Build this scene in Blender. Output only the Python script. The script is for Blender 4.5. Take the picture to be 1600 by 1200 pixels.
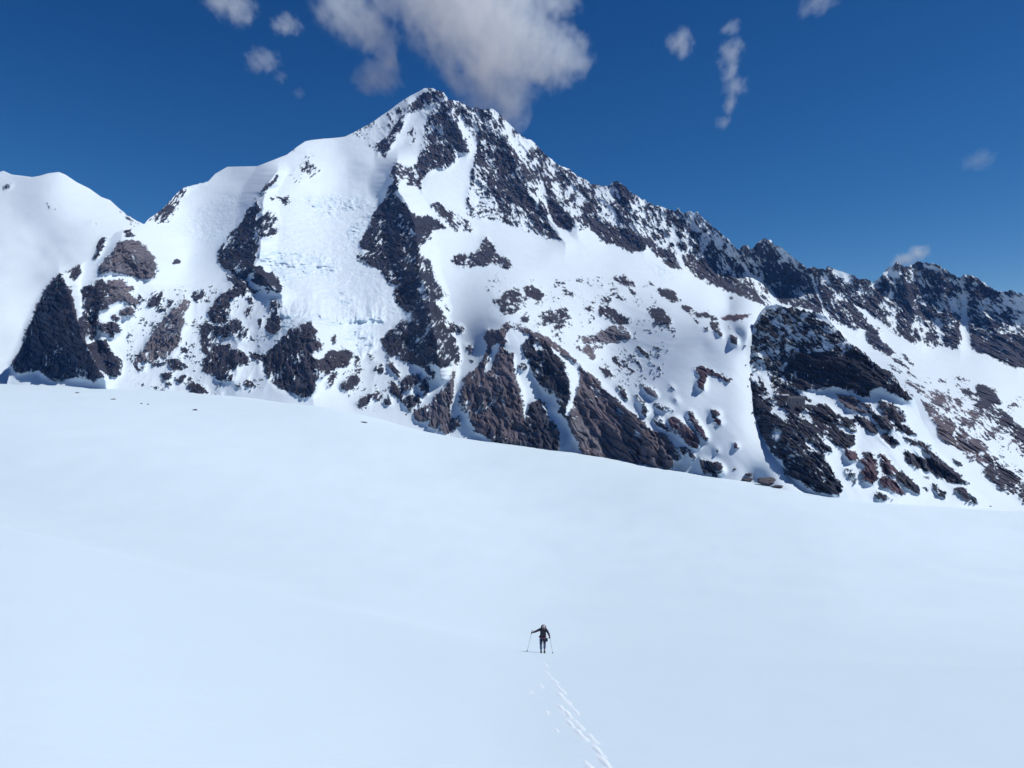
import bpy, bmesh, math, random
import numpy as np
from mathutils import Vector, Matrix
random.seed(4); RNG = np.random.default_rng(4)
for o in list(bpy.data.objects): bpy.data.objects.remove(o)
scene = bpy.context.scene
C = scene.collection

# ------------------------------------------------------------------ camera, sky, sun, exposure
F = 1209.0                                  # focal length in photo pixels (1600 wide)
cam_d = bpy.data.cameras.new('camera'); cam = bpy.data.objects.new('camera', cam_d); C.objects.link(cam)
cam_d.sensor_width = 36.0; cam_d.lens = F / 1600 * 36.0
cam_d.clip_start = 0.1; cam_d.clip_end = 60000
cam.location = (0, 0, 0); cam.rotation_euler = (math.radians(90), 0, 0)
scene.camera = cam

SUN_AZ, SUN_EL = math.radians(99), math.radians(53)     # azimuth clockwise from the view direction (+Y)
world = bpy.data.worlds.new('World'); scene.world = world; world.use_nodes = True
wn = world.node_tree; wn.nodes.clear()
sky = wn.nodes.new('ShaderNodeTexSky'); sky.sky_type = 'NISHITA'; sky.sun_disc = False
sky.sun_elevation = SUN_EL; sky.sun_rotation = SUN_AZ
sky.altitude = 2900; sky.air_density = 1.0; sky.dust_density = 0.2; sky.ozone_density = 3.0
bg = wn.nodes.new('ShaderNodeBackground'); bg.inputs['Strength'].default_value = 0.15
wo = wn.nodes.new('ShaderNodeOutputWorld')
sp = wn.nodes.new('ShaderNodeSeparateXYZ'); cb = wn.nodes.new('ShaderNodeCombineXYZ')      # one film-like grade over the whole sky: deep alpine blue
wn.links.new(sky.outputs[0], sp.inputs[0])
for i, (g, k) in enumerate(((2.4, 0.0095), (1.5, 0.0288), (1.2, 0.0530))):
    pw = wn.nodes.new('ShaderNodeMath'); pw.operation = 'POWER'; pw.inputs[1].default_value = g
    mu = wn.nodes.new('ShaderNodeMath'); mu.operation = 'MULTIPLY'; mu.inputs[1].default_value = k / 0.15
    wn.links.new(sp.outputs[i], pw.inputs[0]); wn.links.new(pw.outputs[0], mu.inputs[0]); wn.links.new(mu.outputs[0], cb.inputs[i])
wn.links.new(cb.outputs[0], bg.inputs['Color']); wn.links.new(bg.outputs[0], wo.inputs['Surface'])

sun_d = bpy.data.lights.new('sun', 'SUN'); sun = bpy.data.objects.new('sun', sun_d); C.objects.link(sun)
sun_d.energy = 4.15; sun_d.angle = math.radians(0.53); sun_d.color = (1.0, 0.985, 0.96)
SUN = Vector((math.sin(SUN_AZ) * math.cos(SUN_EL), math.cos(SUN_AZ) * math.cos(SUN_EL), math.sin(SUN_EL)))
sun.rotation_euler = SUN.to_track_quat('Z', 'Y').to_euler()
sun.location = SUN * 3000
vs = scene.view_settings
vs.view_transform = 'Standard'; vs.look = 'None'; vs.exposure = 0.0; vs.gamma = 1.0; vs.use_curve_mapping = False
cy = scene.cycles
cy.max_bounces = 48; cy.diffuse_bounces = 3; cy.glossy_bounces = 2; cy.volume_bounces = 48; cy.transparent_max_bounces = 8
cy.use_denoising = True

# ------------------------------------------------------------------ helpers
def tag(o, label=None, cat=None, group=None, kind=None):
    if label: o['label'] = label
    if cat: o['category'] = cat
    if group: o['group'] = group
    if kind: o['kind'] = kind
    return o
def link(name, me, mat=None, parent=None):
    o = bpy.data.objects.new(name, me); C.objects.link(o)
    if mat and hasattr(me, 'materials') and not me.materials: me.materials.append(mat)
    if parent: o.parent = parent
    return o
def from_bm(name, bm, mat=None, parent=None, smooth=False):
    me = bpy.data.meshes.new(name); bm.normal_update(); bm.to_mesh(me); bm.free()
    if smooth: me.polygons.foreach_set('use_smooth', [True] * len(me.polygons))
    return link(name, me, mat, parent)
def empty(name, loc=(0, 0, 0), rz=0):
    o = bpy.data.objects.new(name, None); C.objects.link(o); o.location = loc; o.rotation_euler = (0, 0, rz)
    o.empty_display_size = 0.2
    return o
def at(px, py, y):                          # photo pixel + depth -> world point
    return Vector(((px - 800) / F * y, y, (600 - py) / F * y))

def _h(ix, iy, seed):
    h = (ix.astype(np.int64) * 374761393 + iy.astype(np.int64) * 668265263 + seed * 2147483647) & 0xffffffff
    h = ((h ^ (h >> 13)) * 1274126177) & 0xffffffff
    h = ((h ^ (h >> 16)) * 2246822519) & 0xffffffff
    h = h ^ (h >> 15)
    return (h & 0xffffff).astype(np.float32) / np.float32(0xffffff)
def vnoise(x, y, seed=0):                   # gradient noise, about -1..1
    x0 = np.floor(x); y0 = np.floor(y); fx = (x - x0).astype(np.float32); fy = (y - y0).astype(np.float32)
    ix = x0.astype(np.int64); iy = y0.astype(np.int64)
    ux = fx * fx * fx * (fx * (fx * 6 - 15) + 10); uy = fy * fy * fy * (fy * (fy * 6 - 15) + 10)
    def g(dx, dy):
        a = _h(ix + dx, iy + dy, seed) * np.float32(2 * math.pi)
        return np.cos(a) * (fx - dx) + np.sin(a) * (fy - dy)
    n0 = g(0, 0); n1 = g(1, 0); n2 = g(0, 1); n3 = g(1, 1)
    a = n0 + (n1 - n0) * ux; b = n2 + (n3 - n2) * ux
    return (a + (b - a) * uy) * 1.45
def fbm(x, y, octaves=4, seed=0, gain=0.5, lac=2.03):
    t = 0; a = 1.0; s = 0
    for i in range(octaves):
        t = t + a * vnoise(x, y, seed + i * 17); s += a; a *= gain
        x = x * lac + 13.7; y = y * lac + 7.1
    return t / s
def ridged(x, y, octaves=5, seed=0, gain=0.55, lac=2.05):
    t = 0; a = 1.0; s = 0
    for i in range(octaves):
        n = 1 - np.abs(vnoise(x, y, seed + i * 31)); t = t + a * n * n; s += a; a *= gain
        x = x * lac + 5.3; y = y * lac + 9.2
    return t / s
def sstep(a, b, x):
    t = np.clip((x - a) / (b - a), 0, 1); return t * t * (3 - 2 * t)
def pts(s): return np.array([[float(v) for v in p.split(',')] for p in s.split()], dtype=np.float64)
def pchip(xq, x, y):                        # smooth monotone-ish interpolation of a polyline
    h = np.diff(x); d = np.diff(y) / h; m = np.zeros_like(y)
    m[1:-1] = np.where(d[:-1] * d[1:] > 0, 2 * d[:-1] * d[1:] / (d[:-1] + d[1:] + 1e-12), 0); m[0] = d[0]; m[-1] = d[-1]
    i = np.clip(np.searchsorted(x, xq) - 1, 0, len(x) - 2); t = (xq - x[i]) / h[i]
    t2 = t * t; t3 = t2 * t
    return y[i] * (2 * t3 - 3 * t2 + 1) + h[i] * m[i] * (t3 - 2 * t2 + t) + y[i + 1] * (-2 * t3 + 3 * t2) + h[i] * m[i + 1] * (t3 - t2)
# ------------------------------------------------------------------ where rock breaks through the snow
# each line: part name (or - for no part of its own), share of rock, fall-line grain (i even, r down to the right, s steeper right, l down to the left, v straight down,
# h layered), rock colour (d darkened with painted shade for faces turned from the sun, n neutral, b brown scree, p pale slab, r reddish) | outline as x,y on the mountain's face
ROCK = '''
- .16 i n|760,425 860,440 960,428 1005,440 1060,520 1010,640 930,560 830,520 765,492
- .20 r n|1380,562 1440,588 1520,598 1600,625 1660,660 1660,780 1540,740 1480,650 1420,602
- .14 i n|200,450 300,450 420,440 440,540 420,610 300,625 200,600
- .14 i n|500,570 620,560 640,640 560,640
rock_buttress .97 v n|94,427 110,452 117,477 121,500 135,520 137,540 147,565 157,580 165,591 147,596 125,590 97,595 75,592 60,579 27,585 17,572 32,540 40,517 57,477 72,450 87,432
- .85 i n|162,370 167,376 160,390 152,402 145,405 150,390 154,375
- .6 i n|190,361 205,361 216,372 200,374
rock_outcrop .98 s p|187,375 200,376 217,375 227,385 240,400 246,415 242,432 235,437 215,434 195,430 175,426 160,427 150,432 155,417 170,400 180,385
- .85 l n|102,427 125,412 128,425 117,439 107,433
rock_buttress .96 v n|127,450 140,445 150,436 162,437 172,455 163,465 170,475 170,482 155,487 153,512 150,525 142,536 135,520 122,500 132,487 130,475
rock_outcrop .95 r p|167,440 185,434 197,440 209,450 207,454 197,455 208,463 221,473 215,477 200,473 185,471 172,477 162,467 174,461 172,450
- .93 r p|185,487 200,477 210,478 209,491 197,495 187,494
- .93 i p|172,492 180,490 190,497 185,502 175,500
- .95 r n|154,507 172,501 185,507 190,519 177,523 162,521 156,517
- .9 r n|165,524 179,522 180,529 175,532
rock_buttress .97 r n|137,540 152,530 165,529 172,540 175,550 185,560 190,572 187,585 175,589 165,586 155,576 147,562
rock_outcrop .84 l p|292,467 300,472 287,490 291,505 282,515 282,537 267,552 260,561 237,565 217,566 212,572 207,567 217,552 225,540 235,522 250,505 260,492 275,477
- .62 l n|230,457 257,456 255,468 250,478 232,483 226,472
- .85 i n|217,457 226,470 222,476 214,470
- .7 l n|260,466 277,470 262,477
- .7 l n|246,480 258,480 250,488
- .72 l n|302,455 317,451 323,462 305,473 299,465
- .6 r n|326,450 343,453 335,457
- .85 i n|212,569 227,571 226,580 218,582 209,575
- .8 h n|232,567 250,565 260,568 240,574
- .82 h n|260,562 275,560 290,569 296,575 282,578 270,580 261,573
- .7 i n|280,541 291,544 293,556 283,551
- .95 i n|251,585 265,582 272,586 262,595 255,594
- .93 i n|257,598 270,596 265,605
- .93 i n|272,590 290,584 291,592 277,602
- .93 h n|292,600 300,597 322,604 323,610 310,616 295,612
- .93 h n|302,618 327,612 320,623
- .95 h n|321,621 337,616 340,621 327,625
- .8 i n|340,610 348,616 342,617
- .7 i n|328,600 345,605 335,605
rock_buttress .94 l n|372,441 387,455 382,461 360,467 360,485 357,495 352,505 330,504 325,490 335,472 347,459
rock_outcrop .72 l n|310,510 322,502 332,507 352,510 365,499 377,500 377,510 392,515 387,522 385,532 372,531 365,525 350,530 340,535 315,541 312,525
rock_buttress .88 l n|327,542 350,537 360,536 362,545 377,545 382,550 392,560 387,572 375,570 367,577 357,581 367,594 355,596 337,591 325,585 315,580 317,565 325,555
- .8 l n|315,540 335,537 326,556 312,552
- .75 l n|385,465 392,463 396,477 389,493 383,490 387,477
- .6 r n|387,445 402,455 397,461 390,455
- .8 v n|404,497 410,500 409,512 403,508
rock_outcrop .95 v n|422,467 432,470 438,475 437,485 432,490 438,495 439,512 430,523 420,522 413,512 417,500 425,492 420,485
- .72 i n|367,600 387,591 397,600 392,607 372,606
- .8 r n|394,536 411,541 405,543
- .8 r n|388,549 411,551 409,566 395,561
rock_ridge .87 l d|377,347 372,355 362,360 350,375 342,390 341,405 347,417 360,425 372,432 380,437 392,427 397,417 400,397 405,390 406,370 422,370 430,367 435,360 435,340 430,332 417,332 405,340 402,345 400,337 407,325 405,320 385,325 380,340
rock_ridge .68 l n|395,317 405,302 417,287 430,274 434,270 437,275 432,283 417,298 405,312 400,321
- .92 i n|420,306 427,307 429,314 422,313
- .95 r n|430,306 440,309 452,306 455,314 450,321 442,317 435,312
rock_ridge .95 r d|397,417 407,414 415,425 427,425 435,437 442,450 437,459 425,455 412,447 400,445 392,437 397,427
- .8 r n|352,430 365,427 382,437 390,440 385,453 375,455 365,445 355,436
rock_buttress .94 v n|472,505 485,502 490,510 496,517 492,525 505,540 500,547 485,552 497,562 504,560 515,547 530,550 542,547 553,552 547,565 545,572 525,575 512,582 500,592 492,595 495,607 485,620 472,622 460,615 450,612 435,607 422,595 411,582 410,560 417,550 435,537 442,525 455,512
- .9 i n|517,525 526,523 527,533 520,536
- .85 l n|510,597 520,585 526,582 522,592 520,603 513,605
rock_outcrop .96 l n|530,600 540,592 555,584 562,590 560,600 550,607 540,612 531,607
- .85 l n|535,585 545,575 543,587
- .85 i n|555,552 562,560 556,566
- .6 i n|575,555 585,552 588,563 577,568
- .76 i n|580,575 587,572 597,567 600,580 592,584 581,583
- .9 i n|579,588 586,587 584,593
rock_outcrop .92 l n|555,632 565,622 585,612 597,612 599,622 590,627 582,622 572,635 560,639
- .93 i n|597,627 607,620 613,626 610,634 604,634
rock_ridge .70 r n|606,277 612,265 620,251 630,257 640,262 655,275 660,290 663,305 650,297 637,287 627,282 617,280
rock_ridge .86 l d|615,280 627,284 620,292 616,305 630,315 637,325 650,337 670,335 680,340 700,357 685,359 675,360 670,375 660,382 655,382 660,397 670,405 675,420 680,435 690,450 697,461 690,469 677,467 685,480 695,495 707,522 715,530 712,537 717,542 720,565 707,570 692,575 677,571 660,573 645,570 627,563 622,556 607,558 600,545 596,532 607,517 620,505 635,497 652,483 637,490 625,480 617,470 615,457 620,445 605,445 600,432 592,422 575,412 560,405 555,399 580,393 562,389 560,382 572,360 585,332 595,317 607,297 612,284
- .85 r n|690,497 700,502 722,511 726,520 715,521 700,517
rock_ridge .74 r n|667,317 685,315 700,327 717,335 727,340 735,350 742,362 732,365 722,353 715,362 705,357 700,347 685,337 675,327
- .26 s n|540,214 575,193 635,156 645,160 640,175 620,190 605,212 585,230 565,216
rock_face .66 l n|637,175 632,192 621,215 609,232 602,248 586,243 585,227 607,212 620,190 627,180
- .36 v n|637,195 650,195 649,226 637,228
rock_face .64 s n|650,152 660,146 670,139 690,142 700,157 710,157 717,172 717,192 722,207 730,230 733,241 715,238 712,247 705,260 695,265 682,262 670,270 660,281 650,281 640,262 650,255 657,237 662,217 660,200 670,187 655,175 637,175 637,162
- .93 s n|680,162 695,188 714,192 733,238 717,238 700,206 684,184
- .86 s n|662,227 698,225 712,246 702,261 682,262 670,250
- .76 s n|710,157 725,165 745,168 760,174 764,206 750,226 738,206 722,186
- .05 s n|717,193 727,203 738,218 741,233 733,236 724,215
rock_face .62 s n|760,172 782,177 796,220 815,245 840,270 845,295 855,327 862,355 880,377 855,371 827,362 795,350 765,342 740,340 732,335 727,320 732,295 740,245 755,195
- .86 s n|782,217 795,227 806,262 822,297 838,330 848,352 815,341 800,316 778,320 765,305 762,285 772,250 775,230
- .42 i n|732,298 760,292 772,318 800,322 812,346 770,340 738,338
- .48 s n|790,188 820,217 845,234 870,256 905,276 920,282 922,345 905,340 895,352 880,340 865,345 858,325 845,295 835,265 815,240
- .84 s n|847,274 857,279 870,303 883,330 898,352 890,361 880,356 865,346 855,321 851,295
- .95 r n|852,345 868,360 881,378 862,373 848,368
rock_face .54 s n|868,256 887,263 905,276 925,286 945,291 956,284 965,283 980,293 1010,315 1050,329 1090,331 1125,363 1150,388 1165,383 1180,390 1200,440 1210,478 1175,450 1132,420 1090,405 1050,395 1010,375 985,360 950,350 932,347 915,337 897,335 875,327 865,302
rock_face .88 s n|850,285 865,302 875,327 897,335 915,337 932,347 950,350 985,360 1010,375 1050,395 1065,395 1090,405 1112,410 1132,420 1150,435 1175,450 1205,472 1202,481 1162,465 1140,455 1107,442 1090,435 1070,415 1066,421 1047,417 1025,400 1010,382 1008,394 995,393 990,396 957,380 945,382 917,352 910,358 897,345 880,360 866,348
- .62 s n|950,292 965,283 980,297 990,310 1005,332 1000,345 980,332 960,330 950,315
- .72 s n|1120,380 1132,390 1150,415 1170,437 1180,450 1160,440 1140,420
- .60 s n|1150,390 1165,383 1180,395 1195,440 1210,475 1200,478 1170,440
- .04 s n|1049,352 1053,354 1058,380 1066,402 1070,420 1064,418 1057,398 1052,375
- .12 s n|1134,380 1139,381 1172,424 1190,452 1186,454 1166,426
rock_face .76 s n|1175,382 1195,370 1207,382 1235,400 1250,413 1270,425 1285,492 1265,486 1220,478 1210,462 1200,445 1182,420 1167,395
- .3 s n|1207,384 1220,386 1240,404 1256,425 1247,424 1226,404
- .04 s n|1197,456 1203,457 1214,473 1207,478
rock_face .76 s n|1248,408 1262,419 1290,417 1340,432 1362,442 1372,470 1373,490 1366,505 1380,522 1360,518 1325,512 1300,500 1285,492 1270,478 1256,450
- .14 r n|1291,419 1312,424 1334,431 1333,446 1320,438 1303,428
- .12 s n|1263,425 1267,426 1281,458 1289,486 1294,500 1288,490 1278,464
- .2 s n|1284,431 1289,433 1317,468 1313,470
rock_outcrop .92 r n|1352,520 1370,516 1380,534 1398,550 1392,556 1382,555 1367,543 1355,533
- .95 r n|1392,557 1407,561 1423,578 1407,573
- .93 r n|1405,547 1416,555 1427,572 1414,563
- .02 s n|1332,476 1346,480 1368,497 1382,512 1398,530 1390,532 1376,520 1358,503
rock_face .70 s n|1362,442 1382,423 1400,409 1420,416 1435,408 1467,411 1490,426 1500,434 1499,455 1502,490 1500,510 1505,543 1492,547 1475,540 1467,543 1450,543 1440,536 1430,540 1415,530 1400,521 1385,510 1374,498 1365,478
- .06 v n|1497,438 1510,446 1509,480 1511,515 1518,547 1505,543 1503,500 1499,470
- .24 s n|1477,459 1497,479 1502,492 1489,486
- .34 s n|1392,424 1407,421 1406,443 1397,443
- .28 h n|1440,414 1470,416 1463,426 1450,420
- .14 v n|1457,496 1468,499 1473,536 1465,523
rock_face .66 r n|1500,434 1510,427 1525,434 1542,446 1562,454 1600,458 1660,470 1800,480 1800,640 1660,605 1600,575 1575,571 1550,558 1527,550 1517,543 1512,500 1510,462
- .97 s n|1519,541 1548,530 1570,521 1600,531 1660,540 1800,570 1800,650 1660,607 1600,575 1575,571 1550,558 1528,550
- .36 r n|1560,456 1600,461 1660,480 1660,522 1600,502 1575,480
- .98 i n|817,450 830,445 850,460 846,468 832,467 820,461
rock_outcrop .72 i n|790,454 807,454 825,467 822,480 812,486 805,491 787,491 784,485 780,475 765,478 769,465 780,467
rock_outcrop .66 i n|840,492 860,482 885,480 891,492 898,505 897,513 882,513 865,518 869,505 850,511 845,502
- .82 i n|815,496 825,497 826,506 818,503
- .62 i n|863,462 878,465 876,476 865,472
- .72 i n|882,454 897,455 897,463 885,460
- .82 r n|900,434 912,438 911,443 902,440
- .85 i n|916,440 926,445 919,447
- .85 i n|939,442 948,446 941,449
- .68 r n|957,433 975,431 990,440 998,448 975,445 962,440
rock_outcrop .82 r n|932,482 945,475 957,482 970,492 988,500 985,506 967,507 950,498 937,492
- .62 i n|910,480 927,478 923,491
- .82 r n|960,457 972,462 981,471 970,470
- .85 r n|942,463 957,467 955,474 945,471
- .75 r n|919,469 934,472 925,474
- .82 r n|982,449 990,454 998,463 988,461
rock_outcrop .98 h p|922,531 940,517 955,510 975,511 986,525 982,532 950,537 935,533
- .85 h p|906,527 927,526 928,533 914,535
- .72 r p|899,540 915,537 935,537 956,542 927,546 931,561 925,563 912,552
rock_outcrop .88 r n|952,555 965,560 980,570 991,581 975,577 960,567
- .7 r n|934,571 950,577 961,591 945,586
- .82 r n|961,601 974,608 967,608
- .82 r n|969,614 984,626 975,622
- .93 r n|990,619 1005,624 1013,640 1012,646 1000,636
- .95 i n|1002,641 1012,645 1008,652 1001,646
- .92 r n|992,539 1000,542 1010,552 1016,563 1005,556
- .82 r n|985,555 1000,567 1008,581 995,571
- .82 r n|943,576 957,587 955,593 946,585
- .88 r n|962,601 972,604 983,626 975,623 970,612
rock_outcrop .94 r p|1001,601 1017,606 1028,619 1022,622 1010,613
- .8 r n|1043,597 1058,611 1049,607
- .8 r n|1050,614 1063,631 1055,627
- .93 r n|1021,629 1032,633 1042,646 1031,643
- .8 r n|1032,629 1046,637 1053,642 1040,638
- .88 r n|1017,654 1030,657 1042,667 1051,680 1040,673 1025,665
- .72 r n|1019,646 1031,652 1041,661 1030,657
rock_outcrop .97 r r|1042,655 1055,651 1070,661 1085,674 1092,687 1091,703 1080,698 1065,686 1050,673
rock_outcrop .95 r r|1074,641 1082,645 1092,659 1101,675 1107,691 1097,683 1085,665 1077,657
- .93 r n|1059,696 1073,699 1072,708 1066,712
- .95 r n|1075,700 1085,711 1085,720 1077,716
rock_outcrop .95 r r|1085,575 1097,571 1112,578 1141,595 1135,598 1125,593 1107,586 1101,593 1101,611 1092,606 1089,595 1094,587
- .8 r r|1117,579 1135,587 1154,596 1140,593
rock_outcrop .95 i r|1106,640 1122,640 1127,647 1118,652 1130,660 1127,665 1117,660 1111,650
- .97 i r|1144,694 1150,691 1155,699 1149,701
- .8 r n|1115,696 1126,708 1119,705
rock_outcrop .98 i n|1092,714 1100,719 1120,723 1129,729 1132,738 1115,745 1100,742 1094,732
rock_outcrop .86 r n|1025,450 1047,451 1057,460 1065,471 1050,471 1035,463
- .95 r n|1065,474 1080,479 1085,484 1075,488 1065,482
- .95 r n|1011,438 1025,446 1020,450
rock_outcrop .9 r n|1009,482 1025,479 1037,484 1051,500 1045,507 1032,506 1020,496
- .76 r n|1077,486 1107,489 1111,496 1090,496 1082,496
- .76 i n|1109,491 1121,495 1128,515 1122,521 1109,511
- .85 i n|1099,509 1108,512 1106,518
- .75 i n|1082,499 1096,503 1090,509
rock_outcrop .95 h r|1126,494 1150,491 1178,491 1162,499 1145,502 1130,499
- .86 i n|1139,523 1150,525 1152,541 1143,534
- .9 i n|1135,509 1142,512 1140,519
- .92 i n|1116,511 1129,519 1128,528 1119,522
- .85 r n|1139,463 1149,468 1142,469
- .85 r n|938,399 946,402 940,404
rock_outcrop .74 i n|740,395 752,375 760,369 767,377 773,387 773,395 790,402 803,415 795,421 770,411 760,416 732,418 715,416 705,407 712,399 727,398
scree_slope .96 l b|790,503 780,515 760,516 756,527 762,537 755,560 745,572 725,590 720,607 717,632 727,645 735,662 750,677 770,690 800,695 822,698 821,657 817,637 815,610 805,590 802,556 795,552 785,547 792,535 790,520 801,508
- .95 r n|821,657 827,632 840,621 851,630 853,645 866,660 876,676 873,704 822,698
- .08 l b|770,540 780,536 778,553 766,575 757,584 761,562
- .1 s b|781,618 789,628 796,643 790,638
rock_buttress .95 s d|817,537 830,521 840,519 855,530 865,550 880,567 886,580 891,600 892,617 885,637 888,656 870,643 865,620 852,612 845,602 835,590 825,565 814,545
- .15 i n|831,536 840,529 849,545 838,549
- .08 v n|860,604 867,620 875,635 870,641 863,627
- .92 i n|809,570 822,566 827,575 817,580
- .9 r b|790,502 815,509 835,518 860,530 885,548 902,565 900,571 882,557 857,539 832,526 811,518
scree_slope .97 r b|902,564 912,578 925,585 945,606 975,634 1017,669 1040,680 1056,697 1063,717 1051,722 1052,733 1012,727 962,720 932,713 908,712 902,690 897,685 886,655 895,632 902,605 907,582
- .5 r b|921,598 936,610 946,626 930,620
- .3 r b|959,634 976,646 967,645
rock_outcrop .97 s p|892,657 907,651 925,671 950,684 971,702 960,712 932,706 907,696
scree_slope .93 l b|707,580 700,600 682,617 670,632 645,642 647,657 660,660 675,655 667,667 682,671 695,680 707,673 720,660 715,651 707,656 703,640 709,605 712,580
- .9 r n|605,559 615,570 626,580 625,591 615,585 607,575
- .93 l n|625,595 635,585 657,584 655,597 645,610 632,616
- .93 r n|611,594 622,605 630,620 625,625 612,615
- .92 l n|657,592 670,589 671,615 662,620 655,606
rock_outcrop .92 l n|626,627 640,616 655,614 658,625 647,636 637,641
- .72 r n|660,569 680,580 677,593 667,585
- .8 i n|725,539 735,539 737,553 727,548
- .7 i n|732,563 742,559 738,571
- .85 r n|693,473 705,487 697,484
- .9 r n|736,669 749,675 740,676
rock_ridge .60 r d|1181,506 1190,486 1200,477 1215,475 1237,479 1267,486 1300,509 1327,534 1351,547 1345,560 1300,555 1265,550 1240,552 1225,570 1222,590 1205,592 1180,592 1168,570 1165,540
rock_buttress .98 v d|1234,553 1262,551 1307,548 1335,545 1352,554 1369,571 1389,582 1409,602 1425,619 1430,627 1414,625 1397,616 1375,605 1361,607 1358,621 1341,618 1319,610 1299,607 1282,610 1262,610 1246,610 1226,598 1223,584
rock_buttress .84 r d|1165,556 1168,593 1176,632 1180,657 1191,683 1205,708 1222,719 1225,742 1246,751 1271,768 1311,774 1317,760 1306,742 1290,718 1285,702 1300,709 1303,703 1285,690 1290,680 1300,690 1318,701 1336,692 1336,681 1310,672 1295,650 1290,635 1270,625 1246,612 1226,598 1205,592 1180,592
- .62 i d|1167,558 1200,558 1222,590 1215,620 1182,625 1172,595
- .05 s n|1183,560 1192,562 1200,590 1210,620 1203,623 1195,600
- .12 i n|1211,631 1222,638 1233,657 1226,658 1216,648 1205,648 1203,643
- .2 l n|1208,684 1221,673 1217,688
- .14 r n|1253,682 1270,694 1287,710 1279,708 1262,696
- .14 r n|1250,642 1262,648 1281,669 1272,666
- .0 h n|1256,627 1280,628 1279,632 1259,633
- .03 r n|1273,610 1302,603 1331,612 1320,629 1317,641 1302,644 1284,630
rock_outcrop .86 r b|1305,618 1330,617 1352,629 1370,641 1347,647 1319,636
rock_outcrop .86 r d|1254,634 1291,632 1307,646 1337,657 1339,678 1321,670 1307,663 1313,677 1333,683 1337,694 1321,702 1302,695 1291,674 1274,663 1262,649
- .93 r n|1330,648 1352,651 1373,674 1366,678 1344,667
rock_outcrop .86 r b|1372,623 1395,631 1415,649 1415,658 1400,661 1383,652 1372,641
- .94 r n|1357,642 1383,652 1398,666 1392,675 1375,670
- .95 r n|1397,660 1420,665 1434,680 1420,681 1403,675
- .94 r n|1375,680 1383,676 1395,682 1407,694 1392,698 1381,689
- .86 r b|1405,682 1420,685 1437,690 1456,697 1451,703 1426,695
- .96 i r|1318,703 1333,704 1342,717 1330,722 1319,712
- .92 h n|1346,708 1361,706 1368,712 1352,715
rock_outcrop .9 r r|1340,718 1364,713 1373,725 1370,733 1373,747 1364,758 1350,751 1343,739 1352,731
- .5 i n|1309,731 1330,732 1345,742 1336,757 1324,751 1320,740
rock_outcrop .97 r r|1374,710 1383,711 1396,725 1405,739 1395,744 1381,740 1377,725
rock_outcrop .97 r n|1395,741 1409,737 1426,750 1438,762 1438,772 1420,765 1403,751
- .92 r n|1439,758 1452,766 1446,768
rock_outcrop .95 r r|1374,746 1392,744 1404,756 1414,774 1395,770 1377,759
- .97 r n|1366,769 1375,768 1393,780 1381,782 1368,777
rock_outcrop .95 r n|1408,707 1420,704 1445,716 1462,713 1473,721 1500,742 1515,757 1496,757 1479,751 1462,743 1454,737 1442,737 1420,723
- .86 r n|1436,701 1454,704 1472,717 1458,713
- .95 h n|1440,741 1455,745 1451,750
- .95 r n|1456,755 1462,754 1466,763 1480,770 1476,779 1465,775 1458,767
- .96 r n|1489,763 1504,761 1519,774 1528,786 1510,782
- .86 r n|1486,716 1500,722 1505,732 1494,726
rock_outcrop .83 r b|1437,623 1454,631 1482,654 1516,679 1544,701 1559,717 1535,726 1518,720 1507,706 1482,695 1465,681 1462,664 1448,644
rock_outcrop .9 r n|1535,736 1552,721 1572,732 1600,752 1640,780 1660,810 1600,786 1586,774 1563,765 1549,751
- .55 r b|1412,594 1445,602 1500,622 1560,655 1600,680 1600,700 1560,685 1510,665 1460,632
- .75 r n|1501,606 1521,611 1544,628 1566,640 1600,668 1660,710 1660,735 1600,695 1572,675 1544,653 1521,630
rock_outcrop .98 i n|1523,604 1532,599 1547,606 1564,627 1567,635 1549,630 1527,619
- .88 r n|1486,586 1502,589 1516,598 1500,594
- .75 i n|68,310 75,320 88,328 76,324
- .6 i n|82,290 86,292 81,306
- .75 i n|96,319 106,322 101,324
- .6 i n|0,288 20,288 18,293 4,297
- .4 i n|132,338 146,346 155,356 138,352
- .42 r n|185,322 205,337 225,349 212,352 195,340
- .62 l n|226,350 235,339 250,330 258,318 270,304 287,292 300,288 325,285 325,289 300,293 289,301 281,316 276,331 265,339 268,345 255,348 235,350
- .3 l n|440,270 470,252 480,230 500,247 503,270 475,283 460,286
- .38 r n|444,247 463,238 455,247
- .85 i n|267,410 277,404 283,410 272,414
'''
# broken glacier ice
ICE = '''
0.35|470,300 590,310 560,380 598,432 640,492 602,508 500,508 440,500 445,440 400,400 436,370 450,330
0.3|300,330 360,300 400,300 380,330 330,380 250,360
477,310 515,306 572,312 576,320 550,328 515,341 492,333
550,355 592,318 574,350 556,382 535,368
400,393 432,388 455,391 505,396 533,420 512,431 460,431 446,444 430,428
514,460 535,454 553,470 542,481
437,487 462,488 490,490 510,496 560,493 602,494 601,506 550,506 520,513 500,508 470,500 448,515 440,521
531,526 565,511 588,520 586,541 567,554 547,541
428,430 446,440 443,458 436,440
1010,408 1040,415 1058,440 1030,432
'''
DIRT = '''706,565 714,566 711,600 708,640 702,655 703,620
898,688 906,700 904,712 884,706
1050,722 1075,728 1085,740 1060,736'''
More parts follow.
